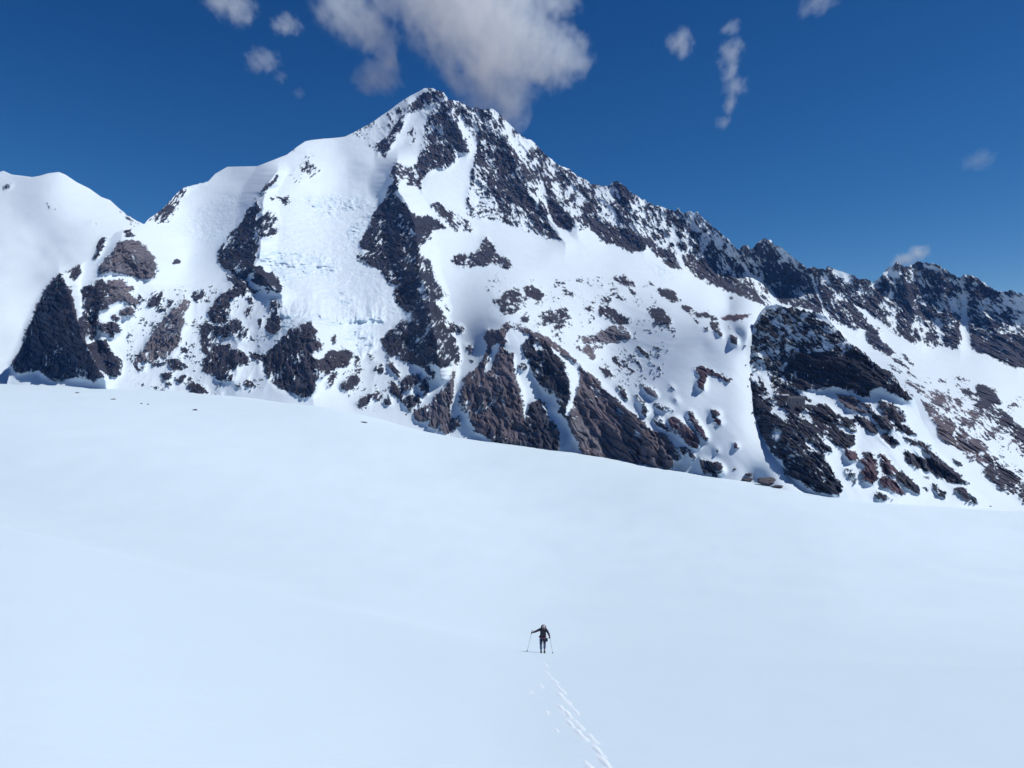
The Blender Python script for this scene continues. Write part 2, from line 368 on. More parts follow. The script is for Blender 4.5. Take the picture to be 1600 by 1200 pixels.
# ------------------------------------------------------------------ materials for the ground
def new_mat(name):
    m = bpy.data.materials.new(name); m.use_nodes = True; n = m.node_tree
    return m, n, n.nodes['Principled BSDF']
def simple_mat(name, col, rough=0.6, metal=0.0, vary=0.25, scale=30.0, bump=0.0):
    m, n, b = new_mat(name)
    tc = n.nodes.new('ShaderNodeTexCoord'); nz = n.nodes.new('ShaderNodeTexNoise'); nz.inputs['Scale'].default_value = scale; nz.inputs['Detail'].default_value = 4
    n.links.new(tc.outputs['Object'], nz.inputs['Vector'])
    rp = n.nodes.new('ShaderNodeValToRGB'); n.links.new(nz.outputs['Fac'], rp.inputs['Fac'])
    rp.color_ramp.elements[0].position = 0.3; rp.color_ramp.elements[1].position = 0.7
    rp.color_ramp.elements[0].color = tuple(c * (1 - vary) for c in col) + (1,); rp.color_ramp.elements[1].color = tuple(min(1, c * (1 + vary)) for c in col) + (1,)
    n.links.new(rp.outputs[0], b.inputs['Base Color'])
    b.inputs['Roughness'].default_value = rough; b.inputs['Metallic'].default_value = metal
    if bump:
        bp = n.nodes.new('ShaderNodeBump'); bp.inputs['Strength'].default_value = bump; bp.inputs['Distance'].default_value = 0.02
        n.links.new(nz.outputs['Fac'], bp.inputs['Height']); n.links.new(bp.outputs[0], b.inputs['Normal'])
    return m
SNOW_C = (0.60, 0.695, 0.785)

def terrain_material():
    m, n, b = new_mat('alpine_rock_and_snow')
    a = n.nodes.new('ShaderNodeAttribute'); a.attribute_name = 'albedo'
    r = n.nodes.new('ShaderNodeAttribute'); r.attribute_name = 'rock'
    geo = n.nodes.new('ShaderNodeNewGeometry')
    nz = n.nodes.new('ShaderNodeTexNoise'); nz.inputs['Scale'].default_value = 0.12; nz.inputs['Detail'].default_value = 5; nz.inputs['Roughness'].default_value = 0.65
    n.links.new(geo.outputs['Position'], nz.inputs['Vector'])
    mr = n.nodes.new('ShaderNodeMapRange'); mr.inputs['From Min'].default_value = 0.3; mr.inputs['From Max'].default_value = 0.7
    mr.inputs['To Min'].default_value = 0.7; mr.inputs['To Max'].default_value = 1.35
    n.links.new(nz.outputs['Fac'], mr.inputs['Value'])
    sc = n.nodes.new('ShaderNodeVectorMath'); sc.operation = 'SCALE'
    n.links.new(a.outputs['Color'], sc.inputs[0]); n.links.new(mr.outputs[0], sc.inputs['Scale'])
    mx = n.nodes.new('ShaderNodeMix'); mx.data_type = 'RGBA'
    n.links.new(r.outputs['Fac'], mx.inputs['Factor']); n.links.new(a.outputs['Color'], mx.inputs['A']); n.links.new(sc.outputs[0], mx.inputs['B'])
    n.links.new(mx.outputs['Result'], b.inputs['Base Color'])
    ro = n.nodes.new('ShaderNodeMapRange'); ro.inputs['To Min'].default_value = 0.65; ro.inputs['To Max'].default_value = 0.9
    n.links.new(r.outputs['Fac'], ro.inputs['Value']); n.links.new(ro.outputs[0], b.inputs['Roughness'])
    b.inputs['Specular IOR Level'].default_value = 0.2
    return m
M_TERRAIN = terrain_material()
def snow_material():
    m, n, b = new_mat('glacier_snow')
    geo = n.nodes.new('ShaderNodeNewGeometry')
    nz = n.nodes.new('ShaderNodeTexNoise'); nz.inputs['Scale'].default_value = 2.2; nz.inputs['Detail'].default_value = 6; nz.inputs['Roughness'].default_value = 0.6
    mp = n.nodes.new('ShaderNodeMapping'); mp.inputs['Scale'].default_value = (0.35, 0.9, 1)
    n.links.new(geo.outputs['Position'], mp.inputs['Vector']); n.links.new(mp.outputs[0], nz.inputs['Vector'])
    bp = n.nodes.new('ShaderNodeBump'); bp.inputs['Strength'].default_value = 0.22; bp.inputs['Distance'].default_value = 0.10
    n.links.new(nz.outputs['Fac'], bp.inputs['Height']); n.links.new(bp.outputs[0], b.inputs['Normal'])
    n2 = n.nodes.new('ShaderNodeTexNoise'); n2.inputs['Scale'].default_value = 0.02; n2.inputs['Detail'].default_value = 4
    n.links.new(geo.outputs['Position'], n2.inputs['Vector'])
    rp = n.nodes.new('ShaderNodeValToRGB'); n.links.new(n2.outputs['Fac'], rp.inputs['Fac'])
    rp.color_ramp.elements[0].position = 0.3; rp.color_ramp.elements[1].position = 0.7
    rp.color_ramp.elements[0].color = (0.565, 0.690, 0.775, 1); rp.color_ramp.elements[1].color = (0.585, 0.705, 0.79, 1)
    n.links.new(rp.outputs[0], b.inputs['Base Color'])
    b.inputs['Roughness'].default_value = 0.7; b.inputs['Specular IOR Level'].default_value = 0.2
    return m
M_SNOW = snow_material()

# ------------------------------------------------------------------ rasters of rock share, region, colour
RX0, RX1, RY0, RY1, RS = -320, 1820, 100, 840, 2      # photo-pixel window over the mountain, samples per pixel
RW, RH = (RX1 - RX0) * RS, (RY1 - RY0) * RS
def fill(poly):
    p = (poly - (RX0, RY0)) * RS
    x0 = max(0, int(p[:, 0].min()) - 1); x1 = min(RW, int(p[:, 0].max()) + 2); y0 = max(0, int(p[:, 1].min()) - 1); y1 = min(RH, int(p[:, 1].max()) + 2)
    if x1 <= x0 or y1 <= y0: return None
    xs = np.arange(x0, x1) + 0.5; ys = np.arange(y0, y1) + 0.5
    ins = np.zeros((len(ys), len(xs)), bool)
    for (ax, ay), (bx, by) in zip(p, np.roll(p, -1, axis=0)):
        if ay == by: continue
        rows = (ys > min(ay, by)) & (ys <= max(ay, by))
        if not rows.any(): continue
        xc = ax + (ys[rows] - ay) / (by - ay) * (bx - ax)
        ins[rows] ^= xs[None, :] > xc[:, None]
    return slice(y0, y1), slice(x0, x1), ins
def blur(a, s):
    r = max(1, int(s * 2.5)); k = np.exp(-0.5 * (np.arange(-r, r + 1) / s) ** 2); k /= k.sum()
    b = np.zeros_like(a); p = np.pad(a, ((r, r), (0, 0)), 'edge')
    for i, w in enumerate(k): b += np.float32(w) * p[i:i + a.shape[0]]
    c = np.zeros_like(a); p = np.pad(b, ((0, 0), (r, r)), 'edge')
    for i, w in enumerate(k): c += np.float32(w) * p[:, i:i + a.shape[1]]
    return c
GRAIN = {'i': 0, 'r': 1, 's': 2, 'l': 3, 'v': 4, 'h': 5}
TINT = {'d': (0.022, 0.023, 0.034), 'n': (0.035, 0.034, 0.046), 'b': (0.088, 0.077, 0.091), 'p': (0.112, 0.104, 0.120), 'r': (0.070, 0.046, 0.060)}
TKEY = list(TINT)
share = np.zeros((RH, RW), np.float32); region = np.zeros((RH, RW), np.uint8); grain = np.zeros((RH, RW), np.uint8); tint = np.ones((RH, RW), np.uint8)
REGIONS = [None]
for ln in ROCK.strip().splitlines():
    head, body = ln.split('|'); nm, d, g, t = head.split(); f = fill(pts(body))
    if f is None: continue
    ys, xs, ins = f
    share[ys, xs][ins] = float(d); grain[ys, xs][ins] = GRAIN[g]; tint[ys, xs][ins] = TKEY.index(t)
    if nm != '-':
        REGIONS.append((nm, t)); region[ys, xs][ins] = len(REGIONS) - 1
def raster(text):
    a = np.zeros((RH, RW), np.float32)
    for ln in text.strip().splitlines():
        w, ln = ln.split('|') if '|' in ln else (1, ln)
        f = fill(pts(ln))
        if f: a[f[0], f[1]][f[2]] = float(w)
    return a
ice_r = blur(raster(ICE), 6.0); dirt_r = blur(raster(DIRT), 3.0)
share_wide = blur(share, 10.0); share = blur(share, 3.2)
HILL_OUTLINE = '1165,556 1165,540 1176,517 1190,486 1215,474 1267,485 1302,508 1350,546 1397,584 1430,627 1440,655 1460,690 1478,712 1545,792 1400,800 1246,770 1222,732 1205,712 1191,687 1178,650 1168,593'
hill_r = raster(HILL_OUTLINE)
OFF_HILL = (share * (1 - blur(hill_r, 1.5)), blur(share * (1 - hill_r), 7.0)); ON_HILL = (share, share_wide)
def samp(a, px, py, nearest=False):
    u = np.clip((px - RX0) * RS - 0.5, 0, RW - 1.01); v = np.clip((py - RY0) * RS - 0.5, 0, RH - 1.01)
    if nearest: return a[np.rint(v).astype(int), np.rint(u).astype(int)]
    iu = u.astype(int); iv = v.astype(int); fu = (u - iu).astype(np.float32); fv = (v - iv).astype(np.float32)
    return (a[iv, iu] * (1 - fu) + a[iv, iu + 1] * fu) * (1 - fv) + (a[iv + 1, iu] * (1 - fu) + a[iv + 1, iu + 1] * fu) * fv

# ------------------------------------------------------------------ shape of the mountains: depth of the face along each line of sight
def tps_fit(ctrl):
    P = ctrl[:, :2] / 400.0; v = np.log(ctrl[:, 2]); n = len(P)
    r = np.linalg.norm(P[:, None] - P[None], axis=2); K = np.where(r > 0, r * r * np.log(r + 1e-12), 0) + np.eye(n) * 2e-3
    A = np.zeros((n + 3, n + 3)); A[:n, :n] = K; A[:n, n] = 1; A[:n, n + 1:] = P; A[n, :n] = 1; A[n + 1:, :n] = P.T
    w = np.linalg.solve(A, np.concatenate([v, np.zeros(3)]))
    return P, w
def tps_eval(fit, px, py):
    P, w = fit; sh = px.shape; x = (px.ravel() / 400.0).astype(np.float32); y = (py.ravel() / 400.0).astype(np.float32)
    out = (w[-3] + w[-2] * x + w[-1] * y).astype(np.float64)
    for (cx, cyy), k in zip(P, w[:-3]):
        r2 = (x - np.float32(cx)) ** 2 + (y - np.float32(cyy)) ** 2 + np.float32(1e-9)
        out += k * 0.5 * r2 * np.log(r2)
    return np.exp(out).reshape(sh)
MAIN_SIL = pts('''-40,640 8,610 18,574 22,566 25,559 33,545 40,525 45,511 55,489 65,467 72,451 80,444 86,436 92,428 97,428 103,426 112,421 120,416 130,410 143,404 148,397 150,385 155,375 160,371 166,371 172,374
 180,364 190,361 205,358 215,353 226,350 232,342 250,330 262,318 275,303 287,293 300,290 312,287 325,284 336,272 355,261 402,260 430,249 448,242 465,229 477,221 487,219 505,217 520,216 538,214 545,211 560,203 580,192 605,175
 628,158 641,150 655,143 663,138 675,138 686,142 692,144 700,154 705,157 713,157 725,163 738,170 743,168 745,165 748,170 752,171 760,170 770,170 780,178 788,186 800,198 810,208 822,217 830,219 835,223 845,234 855,244 872,257 887,262
 905,276 925,286 940,290 950,291 956,285 965,283 975,290 990,303 1010,315 1035,324 1050,329 1057,329 1060,324 1063,331 1078,330 1082,332 1090,331 1100,340 1110,350 1125,363 1140,376 1148,386 1155,391 1159,384 1166,383 1170,387 1175,389
 1185,376 1190,373 1195,371 1205,375 1208,382 1220,385 1235,399 1247,407 1262,420 1266,416 1270,416 1280,421 1295,417 1310,423 1335,431 1343,433 1355,436 1362,441 1372,436 1382,424 1395,414 1402,410 1410,415 1420,417 1430,411
 1435,408 1442,411 1450,411 1460,411 1468,413 1475,420 1485,425 1497,433 1503,431 1508,427 1512,428 1525,434 1540,443 1555,453 1565,455 1575,455 1580,453 1590,457 1600,459 1640,468 1700,462 1800,480''')
MAIN_FOOT = pts('-40,698 20,630 60,634 120,636 190,636 250,644 290,658 340,662 400,662 450,664 520,664 560,678 600,672 640,686 700,710 745,714 800,724 870,734 910,740 1000,756 1060,765 1130,774 1225,790 1312,804 1400,813 1500,820 1600,830 1800,838')
MAIN_CTRL = pts('''20,580,1560 100,592,1530 190,590,1480 290,620,1400 480,622,1310 560,640,1270 700,680,1150 770,690,1100 870,703,1030 1060,733,860 1180,752,782 1310,775,745 1450,785,760 1600,795,780 1800,800,850
 100,612,1450 20,612,1480 190,612,1420 290,640,1330 400,644,1270 480,646,1235 560,662,1205 94,427,1650 130,410,1720 162,370,1840 228,349,2050 200,376,1830 215,434,1760 250,415,1830 120,500,1590 190,520,1600 -30,600,1580
 290,292,2500 355,261,2700 300,340,2300 290,410,2020 320,460,1800 350,520,1640 300,560,1540 434,270,2420 400,320,2220 370,400,1980 420,440,1840 430,500,1600
 480,221,2800 540,214,2850 500,270,2600 560,270,2610 520,320,2400 500,360,2200 500,420,1980 520,480,1740 560,500,1680 560,540,1580 485,510,1500 480,560,1400
 665,138,2950 640,200,2820 605,250,2650 622,251,2600 640,330,2280 600,360,2200 650,420,1950 660,500,1650 660,570,1400 700,260,2620 740,300,2540 740,340,2430 720,400,2150 720,460,1820 740,540,1450
 770,170,2900 850,240,2880 800,300,2620 860,370,2420 920,283,2800 965,284,2720 1050,329,2620 1150,388,2400 1195,371,2450 1250,413,2420 1310,423,2450 1400,410,2500 1440,408,2520 1510,428,2500 1600,459,2380 1800,480,2300
 900,350,2450 945,382,2400 1000,396,2360 1066,421,2320 1140,455,2250 1200,480,2180 860,400,2180 980,430,2080 1080,450,2080 1140,482,2000 850,460,1800 950,480,1750 1050,490,1480 1150,493,1190
 790,505,1370 835,520,1350 900,565,1250 1000,660,960 850,600,1200 750,600,1230 950,540,1480 1030,560,1160 1130,600,965 1060,640,935 1100,640,915 1140,690,835 1165,556,1015 1178,632,912 1193,685,843 1207,708,801 1224,727,770 1235,745,757 1250,757,741 1150,740,790 1060,700,880 1100,540,1090 1150,520,1110 1180,500,1120 1110,500,1230
 1290,492,2250 1360,516,2250 1450,542,2250 1515,546,2250 1600,575,2150 1800,640,1900 1400,570,1900 1480,600,1700 1560,620,1600 1450,650,1150 1540,680,1150 1600,700,1150 1500,740,860 1600,760,900 1300,600,1700 1300,700,1100''')
SPUR_SIL = pts('1158,552 1162,550 1165,545 1170,535 1176,517 1182,503 1190,487 1200,477 1215,475 1226,478 1237,479 1250,483 1267,486 1280,491 1290,494 1302,509 1314,520 1327,534 1340,543 1350,547 1360,561 1375,572 1388,580 1397,585 1407,602 1420,616 1430,627 1440,655 1460,690 1478,712 1510,745 1545,790 1560,815')
SPUR_FOOT = pts('1158,560 1165,575 1168,600 1176,640 1181,665 1191,692 1205,716 1222,732 1228,752 1246,764 1271,779 1312,786 1400,795 1500,802 1570,818')
SPUR_CTRL = pts('''1160,700,960 1170,540,1040 1200,477,1060 1267,487,1020 1330,540,925 1400,590,868 1430,626,845 1234,553,1000 1300,550,932 1300,607,912 1380,605,862 1246,610,925 1226,598,965 1240,628,890 1290,630,880 1180,640,900
 1200,700,810 1260,760,730 1310,774,712 1340,690,790 1420,680,800 1400,770,730 1500,780,745 1470,730,800 1560,795,760 1450,670,830''')
PEAK_SIL = pts('-320,250 -200,290 -120,262 -60,280 -20,276 0,269 5,267 18,273 35,275 50,277 62,275 75,271 92,269 102,273 120,285 140,295 158,308 172,313 185,325 200,337 215,346 226,351 250,364 280,380')
PEAK_FOOT = pts('-320,640 0,640 40,640 280,640')
PEAK_CTRL = pts('''-320,250,3350 -120,262,3350 0,269,3300 92,269,3300 158,308,3250 226,351,3200 280,380,3150 -320,420,2600 -100,400,2600 0,370,2750 60,400,2620 150,370,2750 200,400,2650 0,420,2400 60,460,2200 100,440,2300
 0,480,2000 0,540,1800 20,590,1650 -200,600,1650 -320,620,1600 -320,520,1950 -150,500,1950 120,560,1850 200,560,1900 280,600,1900''')
# crests that stand out of the face: line, width left, width right, height in metres
CRESTS = [('622,251 617,285 640,330 652,380 658,420 670,460 672,500 684,540 690,580', 48, 34, 128), ('436,268 412,300 410,340 408,385 398,420 425,445 440,462', 42, 26, 90),
 ('488,500 484,540 496,585 490,625', 74, 60, 34), ('94,424 112,470 126,520 144,560 165,596', 90, 26, 75), ('192,360 186,378 160,430 158,480 160,530 180,592', 36, 60, 32),
 ('285,462 280,500 272,540 262,575', 60, 22, 20), ('380,440 362,470 358,510 372,545 368,600', 40, 30, 26), ('436,464 436,520', 22, 10, 16), ('842,517 872,556 890,600 890,650', 46, 18, 34),
 ('640,165 626,195 606,238', 40, 20, 26), ('690,142 705,175 728,232', 46, 16, 38), ('764,170 772,205 770,240', 34, 22, 26), ('786,210 805,250 828,295 862,350 884,380', 46, 20, 44), ('850,268 884,325 902,360', 26, 14, 22),
 ('965,282 990,330 1008,392', 36, 20, 26), ('1078,330 1066,370 1070,420', 30, 16, 20), ('1160,383 1185,430 1208,480', 40, 14, 28), ('1195,370 1215,420 1240,480', 36, 18, 26), ('1268,416 1300,470 1340,515', 30, 16, 24),
 ('1402,410 1420,470 1440,540', 44, 26, 34), ('1467,411 1478,470 1500,545', 34, 16, 30), ('1510,427 1540,490 1590,575', 20, 40, 30), ('905,565 960,625 1056,700', 18, 60, 8), ('760,520 740,590 722,640', 30, 50, 14), ('700,585 690,670', 30, 20, 12),
 ('355,258 340,285 325,310', -70, 60, 26), ('480,218 490,250 474,290', -50, 80, 40), ('90,265 80,300 86,340', -70, 70, 40), ('545,205 560,240 590,275', -70, 60, 22)]
def profile(px, py):
    rel = np.zeros_like(px)
    for line, wl, wr, h in CRESTS:
        p = pts(line); y0, y1 = p[0, 1], p[-1, 1]
        sel = (py > y0 - 20) & (py < y1 + 30) & (px > p[:, 0].min() - abs(wl) - 12) & (px < p[:, 0].max() + wr + 12)
        if not sel.any(): continue
        x = px[sel]; y = py[sel]
        soft = wl < 0; wl = abs(wl)
        wob = 7 * fbm(y / 26.0, x / 120.0, 3, 91)
        d = x - (np.interp(y, p[:, 1], p[:, 0]) + wob)
        t = np.where(d < 0, 1 + d / wl, 1 - d / wr)
        e = sstep(y0 - 20, y0 + 6, y) * (1 - sstep(y1 - 14, y1 + 30, y))
        t = np.clip(t, 0, 1); t = t * t * (3 - 2 * t) if soft else t ** 1.5
        rel[sel] = (rel[sel] ** 3 + (t * h * e) ** 3) ** (1 / 3)
    return rel
def grain_noise(px, py, k, seed):
    u, v = px, py
    w1 = 5 * fbm(u / 40, v / 40, 2, seed + 3); w2 = 5 * fbm(u / 40, v / 40, 2, seed + 4); u = u + w1; v = v + w2
    if k == 0: a, b = u / 6.5, v / 4.5
    else:
        ang = math.radians({1: 38, 2: 58, 3: 122, 4: 88, 5: 6}[k]); ca, sa = math.cos(ang), math.sin(ang)
        a = (u * ca + v * sa) / 13; b = (-u * sa + v * ca) / 3.9
    n = 0.7 * fbm(a, b, 5, seed, 0.68) + 0.40 * fbm(u / 26, v / 26, 2, seed + 5)
    return np.clip(0.5 + n * 1.25, 0, 1)
def build_layer(name, sil, foot, ctrl, x0, x1, dx, rows, back=(70, 160, 300, 500), back_drop=0.8, crest=True, seed=0, q=1.0, masks=None):
    share, share_wide = masks or OFF_HILL
    xs = np.arange(x0, x1 + dx / 2, dx); top = np.interp(xs, sil[:, 0], sil[:, 1]); bot = np.maximum(np.interp(xs, foot[:, 0], foot[:, 1]), top + 8)
    rk = samp(share, xs, top + 3); top = top + np.clip(rk * 1.6, 0, 1) * (2.4 * fbm(xs / 5.0, xs * 0, 3, 77 + seed) + 7.5 * (0.72 - ridged(xs / 15.0, xs * 0 + 0.37, 3, 79 + seed, 0.6)) * np.clip((xs - 700) / 300, 0.15, 1)) - 0.3
    v = np.linspace(0, 1, rows)
    px = np.broadcast_to(xs[None, :], (rows, len(xs))).copy(); py = top[None, :] + v[:, None] * (bot - top)[None, :]
    wx = 3.4 * fbm(px / 20, py / 20, 3, 5 + seed, 0.65) + 2.2 * fbm(px / 5, py / 5, 2, 8 + seed); wy = 3.0 * fbm(px / 20, py / 20, 3, 11 + seed, 0.65) + 2.2 * fbm(px / 5, py / 5, 2, 14 + seed)
    sx, sy = px + wx, np.maximum(py + wy, np.interp(px, sil[:, 0], sil[:, 1]) + 4.5)
    R = samp(share, sx, sy); G = samp(grain, sx, sy, True); T = samp(tint, sx, sy, True); ID = samp(region, sx, sy, True)
    N = np.zeros_like(R)
    for k in range(6):
        s = (G == k) & (R > 0.02)
        if s.any(): N[s] = grain_noise(px[s], py[s], k, 200 + k * 9 + seed)
    ledge = fbm(px / 16 + 3.1, (py + 0.35 * px) / 2.6, 3, 95 + seed)
    rock = sstep(-0.05, 0.05, R + (N - 0.5) * 1.25 - 0.5 - 0.6 * np.clip(ledge - 0.10, 0, 1) * (R < 0.965)).astype(np.float32)
    wide = samp(share_wide, px, py); ice = samp(ice_r, px, py); dirt = samp(dirt_r, px, py)
    dep = tps_eval(tps_fit(ctrl), px, py)
    X = (px - 800) / F * dep; Z = (600 - py) / F * dep
    Xc = X + Z * 0.35
    rel = profile(px, py) if crest else 0 * px
    wd = np.clip(wide * 1.25, 0, 1)
    sv = (Z / q + 0.45 * X / q + 14 * fbm(X / 50, Z / 50, 3, 351 + seed)) / 13.0; strata = (sv - np.floor(sv)) ** 2
    cw = 6 * fbm(X / 26, Z / 26, 2, 353 + seed); crack = np.minimum(np.abs(vnoise((X + 0.5 * Z + cw) / 11 / q, (Z - 0.2 * X) / 46 / q, 355 + seed)), np.abs(vnoise((X - 0.3 * Z + cw) / 16 / q, (Z + cw) / 26 / q, 357 + seed))); crack = np.clip(crack * 4, 0, 1) - 0.7
    Xo, Zo = X, Z; X, Z, Xc = X / q, Z / q, Xc / q; rel = rel / q
    rel = rel + wd * (40 * (ridged(Xc / 170, Z / 330, 2, 301 + seed) - 0.55) + 26 * (ridged(Xc / 62, Z / 120, 2, 331 + seed) - 0.55))
    rel = rel + np.clip(wd * 0.5 + rock * 0.5, 0, 1) * (14 * (ridged(Xc / 34 + 0.3 * fbm(X / 20, Z / 20, 2, 345), Z / 50, 2, 341 + seed) - 0.5) + 9.0 * (ridged(Xc / 15 + 0.5 * fbm(X / 30, Z / 30, 2, 347), Z / 52, 3, 361 + seed) - 0.5)) + rock * (1.5 + 3.0 * fbm(X / 6.5, Z / 10, 2, 381 + seed, 0.65) + 5.5 * strata + 5.0 * crack)
    rel = rel + wide * 7
    rel = rel * q; X, Z = Xo, Zo
    shelf = sstep(200, 300, px) * (1 - sstep(560, 640, px)) * sstep(215, 250, py) * (1 - sstep(310, 370, py)) + (1.0 if seed == 6 else 0.0) * sstep(340, 400, py)
    rel = rel + (1 - wd) * (7 * fbm(X / 240, Z / 200, 2, 401 + seed) + 1.6 * fbm(X / 60, Z / 40, 3, 421 + seed) + 0.45 * fbm(Xc / 16, Z / 190, 3, 425 + seed) + shelf * (46.0 * fbm((0.8 * X + 1.2 * Z) / 190, (Z - 0.3 * X) / 330, 3, 429) if seed == 6 else 7.0 * fbm((0.7 * X + Z) / 90, (Z - 0.4 * X) / 120, 2, 433)) + shelf * (3.0 * fbm(X / 260 + 0.2 * Z / 60, Z / 60, 2, 427 + seed)) + 0.35 * fbm(X / 14, Z / 10, 2, 431 + seed))
    iw = 26 * fbm(X / 45, Z / 45, 3, 443 + seed)
    rel = rel + ice * (15.0 * (ridged((X + iw) / 46, (Z + 0.6 * iw) / 20, 3, 441 + seed, 0.6) - 0.4) + 9.0 * (ridged((X - iw) / 24, (Z + iw) / 19, 2, 447 + seed) - 0.4) + 4 * np.abs(fbm(X / 9, Z / 6, 2, 451 + seed)))
    if seed == 0:
        for lx, ly, h, drop in (((436, 460, 490, 510, 560, 602), (489, 493, 489, 500, 497, 499), 20.0, 7.0), ((528, 548, 566, 590), (534, 548, 555, 540), 15.0, 9.0), ((478, 515, 575), (318, 325, 321), 6.0, 5.0), ((404, 450, 530), (402, 412, 420), 9.0, 6.0)):
            t = py - (np.interp(px, lx, ly) + 3.5 * fbm(px / 9, py / 30, 3, 541) + 7 * fbm(px / 34, py / 200, 2, 543)); inx = sstep(lx[0] - 4, lx[0] + 6, px) * (1 - sstep(lx[-1] - 6, lx[-1] + 4, px))
            rel = rel + inx * h * np.where(t < 0, np.exp(np.minimum(t, 0) / 22), 1 - sstep(0, drop, t)) * np.clip(0.75 + 1.3 * fbm(px / 16, py / 40, 3, 545), 0, 1.6)
    dep = dep - rel
    # colours
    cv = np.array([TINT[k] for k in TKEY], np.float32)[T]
    var = np.clip(1 + 0.34 * fbm(X / 45, Z / 60, 3, 461 + seed) + 0.38 * fbm(X / 8, Z / 14, 3, 471 + seed, 0.65), 0.35, 2)[..., None]
    warm = (fbm(X / 80, Z / 80, 3, 481 + seed) * 0.16)[..., None] * np.array([1, 0, -0.6], np.float32)
    cv = cv * var * (1 + warm)
    snow = np.array(SNOW_C, np.float32) * (1 - 0.03 * sstep(-0.2, 0.6, fbm(X / 30, Z / 20, 3, 491)))[..., None]
    icec = np.array((0.47, 0.60, 0.71), np.float32)
    fi = (np.clip(ice * 0.95, 0, 1) * sstep(-0.25, 0.45, fbm(X / 20, Z / 9, 3, 501)))[..., None]
    snow = snow * (1 - fi) + icec * fi
    fd = (np.clip(dirt * 0.6, 0, 1) * (0.5 + 0.5 * fbm(X / 8, Z / 40, 3, 511)))[..., None]
    snow = snow * (1 - fd) + np.array((0.40, 0.36, 0.32), np.float32) * fd
    alb = snow * (1 - rock[..., None]) + cv * rock[..., None]
    co = np.stack([(px - 800) / F * dep, dep, (600 - py) / F * dep], axis=-1)
    # far side: carry the crest back and down
    br = []; 
    for d in back:
        c = co[0].copy(); s = 1 + d / 3000.0
        c[:, 0] *= s; c[:, 1] += d; c[:, 2] = co[0][:, 2] * s - back_drop * d * (0.25 if d == back[0] else 1.0)
        br.append(c)
    br = np.array(br[::-1]); nb = len(back)
    co = np.concatenate([br, co]); alb = np.concatenate([np.repeat(alb[:1], nb, 0), alb]); rock = np.concatenate([np.repeat(rock[:1], nb, 0), rock]); ID = np.concatenate([np.repeat(ID[:1] * 0, nb, 0), ID])
    nr, nc = co.shape[:2]
    idx = np.arange(nr * nc).reshape(nr, nc)
    quads = np.stack([idx[:-1, :-1], idx[1:, :-1], idx[1:, 1:], idx[:-1, 1:]], -1).reshape(-1, 4)
    qid = ID[:-1, :-1].reshape(-1)
    return dict(co=co.reshape(-1, 3), alb=alb.reshape(-1, 3), rock=rock.reshape(-1), quads=quads, qid=qid)
def quad_mesh(name, co, quads, alb=None, rock=None, smooth=True):
    me = bpy.data.meshes.new(name); me.vertices.add(len(co)); me.vertices.foreach_set('co', co.astype(np.float32).ravel())
    me.loops.add(len(quads) * 4); me.loops.foreach_set('vertex_index', quads.astype(np.int32).ravel())
    me.polygons.add(len(quads)); me.polygons.foreach_set('loop_start', np.arange(0, len(quads) * 4, 4, dtype=np.int32))
    me.polygons.foreach_set('use_smooth', np.full(len(quads), smooth) if rock is None else rock[quads].mean(1) < 0.5)
    if alb is not None:
        a = me.attributes.new('albedo', 'FLOAT_COLOR', 'POINT'); a.data.foreach_set('color', np.concatenate([alb, np.ones((len(alb), 1))], 1).astype(np.float32).ravel())
        a = me.attributes.new('rock', 'FLOAT', 'POINT'); a.data.foreach_set('value', rock.astype(np.float32).ravel())
    me.update(calc_edges=True)
    return me
def sub(L, sel, name):
    q = L['quads'][sel]; u, inv = np.unique(q, return_inverse=True)
    return quad_mesh(name, L['co'][u], inv.reshape(-1, 4), L['alb'][u], L['rock'][u])
def build_hill(name, L, split=True):
    ids = L['qid'] if split else L['qid'] * 0
    cnt = np.bincount(ids, minlength=len(REGIONS))
    keep = [k for k in range(1, len(REGIONS)) if cnt[k] >= 60]
    base = ~np.isin(ids, keep)
    root = link(name, sub(L, base, name), M_TERRAIN); tag(root, kind='structure')
    for k in keep:
        link(REGIONS[k][0], sub(L, ids == k, REGIONS[k][0]), M_TERRAIN, root)
    return root
L_main = build_layer('mountain', MAIN_SIL, MAIN_FOOT, MAIN_CTRL, -30, 1800, 1.1, 510)
mountain = build_hill('mountain', L_main)
L_spur = build_layer('rocky_spur', SPUR_SIL, SPUR_FOOT, SPUR_CTRL, 1162, 1558, 1.0, 290, back=(25, 60, 120, 250), back_drop=0.55, crest=False, seed=3, q=0.55, masks=ON_HILL)
spur = build_hill('rocky_hill', L_spur)
L_peak = build_layer('snow_mountain', PEAK_SIL, PEAK_FOOT, PEAK_CTRL, -320, 280, 1.6, 200, seed=6)
peak = build_hill('snowy_mountain', L_peak, False)

